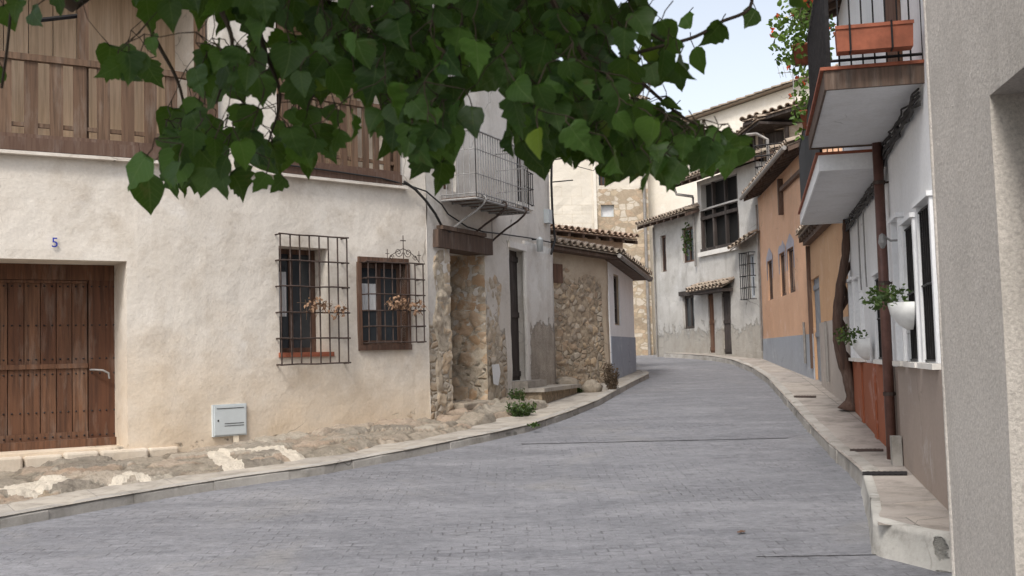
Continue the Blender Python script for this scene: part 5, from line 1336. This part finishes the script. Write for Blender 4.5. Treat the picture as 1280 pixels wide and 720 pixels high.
def inpoly(x, y, P):
    c = False; n = len(P)
    for i in range(n):
        (x0, y0), (x1, y1) = P[i], P[(i+1) % n]
        if (y0 > y) != (y1 > y) and x < (x1-x0)*(y-y0)/(y1-y0)+x0: c = not c
    return c
regs = [([(215, -90), (850, -90), (770, 0), (755, 40), (740, 100), (735, 150), (700, 170), (655, 160), (640, 130), (600, 85), (560, 90), (510, 115), (480, 125), (440, 80), (400, 45), (340, 30), (300, 25), (240, 20)], 500),
        ([(265, 60), (330, 60), (380, 60), (410, 90), (400, 150), (370, 190), (330, 185), (290, 200), (250, 215), (215, 200), (200, 165), (225, 120)], 84),
        ([(130, 60), (190, 55), (200, 100), (150, 95)], 7),
        ([(130, -40), (240, -40), (235, 20), (160, 15), (140, -10)], 20),
        ([(640, 110), (740, 90), (790, 110), (850, 150), (900, 170), (880, 195), (820, 200), (775, 200), (740, 180), (700, 170), (650, 150)], 118),
        ([(755, 20), (800, 10), (845, 50), (860, 90), (830, 105), (790, 95), (750, 80)], 30),
        ([(480, 120), (580, 110), (560, 175), (545, 190), (505, 175), (470, 150)], 48),
        ([(385, 60), (470, 60), (480, 120), (430, 100), (400, 110)], 30)]
fix = [(22, 0, 1.0, 1), (40, 12, 1.1, 0), (5, 8, .9, 0), (70, -14, 1, 1), (105, -14, .9, 0), (3, 85, .8, 0), (185, 205, 1.4, 0), (215, 196, 1.1, 1), (255, 185, 1.5, 0), (290, 205, 1.2, 1), (333, 205, 1.0, 1), (325, 165, 1.2, 0), (375, 168, 1.5, 0),
       (395, 160, 1.0, 1), (552, 190, 1.2, 1), (590, 120, 1.3, 0), (510, 160, 1.2, 1), (640, 150, 1.3, 0), (668, 170, 1.2, 0), (735, 165, 1.3, 0), (775, 190, 1.3, 0), (815, 195, 1.3, 1), (850, 190, 1.2, 0), (885, 182, 1.2, 0), (915, 170, 1.1, 0), (925, 162, .8, 0),
       (945, 12, 1.15, 0), (900, 30, 1.2, 0), (868, 60, 1.1, 0), (838, 128, 1.0, 1), (855, 20, .9, 0), (770, 20, 1.0, 0), (993, -10, .8, 0), (150, 80, 1.0, 0), (700, 160, 1.3, 1), (440, 130, 1.1, 1), (425, 150, .9, 1)]
LF = MB(); TW = MB(); PT = MB(); ends = []
spots = []
random.seed(21)
for P, n in regs:
    xs = [p[0] for p in P]; ys = [p[1] for p in P]; k = 0; mine = []
    for _ in range(n*40):
        if k >= n: break
        x = random.uniform(min(xs), max(xs)); y = random.uniform(min(ys), max(ys))
        if not inpoly(x, y, P): continue
        dmin = 9.5
        if any((x-a)**2+(y-b)**2 < dmin*dmin for a, b in mine): continue
        mine.append((x, y)); spots.append((x, y-14, random.uniform(.8, 1.35), random.random() < .4)); k += 1
spots += [(x, y, s, k) for x, y, s, k in fix]
spots += [(x+random.uniform(-22, 22), y+random.uniform(-30, 8), s*.9, k) for x, y, s, k in fix if y > 90]
subs = [[(300, -40), (330, 60), (350, 120), (335, 180)], [(160, -40), (190, 40), (225, 110), (235, 190)], [(500, -40), (520, 60), (530, 150)], [(600, -30), (640, 60), (665, 140)], [(700, -30), (760, 60), (810, 110), (860, 150), (912, 168)],
        [(690, 0), (740, 90), (775, 165)], [(400, -40), (420, 40), (440, 110)], [(560, 20), (575, 90), (560, 170)], [(250, -30), (290, 50), (270, 130)], [(780, -30), (800, 30), (845, 60)], [(450, -20), (385, 60), (372, 150)]]
SB = [curve([at_y(x, y, 3.05+.25*math.sin(k*2.1)+.03*i) for i, (x, y) in enumerate(P)], 10) for k, P in enumerate(subs)]
for P in SB:
    c0 = min([p for L_ in limbs for p in L_], key=lambda q: (q-P[0]).length); P.insert(0, c0)
    TW.tube(P, [.009*(1-.75*i/len(P)) for i in range(len(P))], 6)
spots = [(x, y+(13 if y > 110 else 0), s_, k) for x, y, s_, k in spots]
allL = [p for L_ in limbs+SB for p in L_[1:]]
prevs = []
for (x, y, s, kd) in spots:
    dpt = random.uniform(2.55, 3.6) if (x > 130) else random.uniform(2.7, 3.3)
    p = at_y(x, y, dpt); size = .076*s*(dpt/3.0)**.6*random.uniform(.8, 1.15)
    ax = Vector((random.gauss(0, .5), random.gauss(0, .45), -1.0)); view = (CAM-p).normalized()
    side = view.cross(ax)+rv()*.95
    leafq(LF, p, ax, side, size, None, random.choice((1, 4)) if kd else random.choice((0, 0, 3, 4)))
    # stalk up to a twig node
    node = p+Vector((random.uniform(-.03, .03), random.uniform(-.03, .03), random.uniform(.02, .05)))
    TW.tube([p, p.lerp(node, .5)+rv()*.006, node], .0018, 3, False); prevs.append((node, x, y))
# twigs: each node joins the nearest node that lies higher, or the closest limb
nodes = sorted(prevs, key=lambda q: -q[0].z); done = []
for nd_, x, y in nodes:
    best = None; bd = 9
    for q in done:
        if q.z > nd_.z+.01:
            d = (q-nd_).length
            if d < bd: bd = d; best = q
    if (best is None or bd > .22):
        c = min(allL, key=lambda q: (q-nd_).length)
        if best is None or (c-nd_).length < bd*2.0: best = c; bd = (c-nd_).length
    if bd > (.13 if x > 640 else .22): continue
    r0 = .0013
    m1_ = nd_.lerp(best, .33)+rv()*bd*.06-ez*bd*.05; mid = nd_.lerp(best, .66)+rv()*bd*.06-ez*bd*.03
    TW.tube([nd_, m1_, mid, best], [.0012, r0, r0, r0*1.4], 4, False); done.append(nd_)
tw = curve([limbs[0][-3], at_y(940, 2, 3.25), at_y(900, 28, 3.2), at_y(868, 46, 3.15), at_y(825, 58, 3.1), at_y(795, 66, 3.1)])
TW.tube(tw, .0055, 5); TW.tube(curve([at_y(18, -30, 3.0), at_y(14, 10, 3.0), at_y(9, 60, 3.0), at_y(2, 110, 3.0)]), .004, 5)
for _ in range(2600):      # unseen crown above the frame, added to shade the hanging leaves
    q = rv()*random.random()**.4; p = Vector((-1.1+q.x*1.8, 2.3+q.y*2.0, 4.1+q.z*1.2))
    if p.z < 1.6+.335*max(p.y, .3)+.16 and p.y > -.5: continue
    leafq(LF, p, rv()*.6-ez, rv(), random.uniform(.1, .16), None, random.choice((0, 0, 1)))
for t_ in ((-.9, 2.6, 4.6), (.3, 2.9, 4.7), (-1.6, 3.3, 4.9), (-1.0, .9, 4.8), (.7, 1.9, 4.4)):
    B = MB(); B.tube(curve([(-1.95, 1.2, 3.4), Vector((-1.9, 1.3, 3.9)).lerp(Vector(t_), .5)+ez*.2, t_]), [.05-.045*i/17 for i in range(17)], 7); B.build('limb', m_bark, tree, True)
LF.build('foliage', m_leaf, tree, True); TW.build('twigs', m_twig, tree)
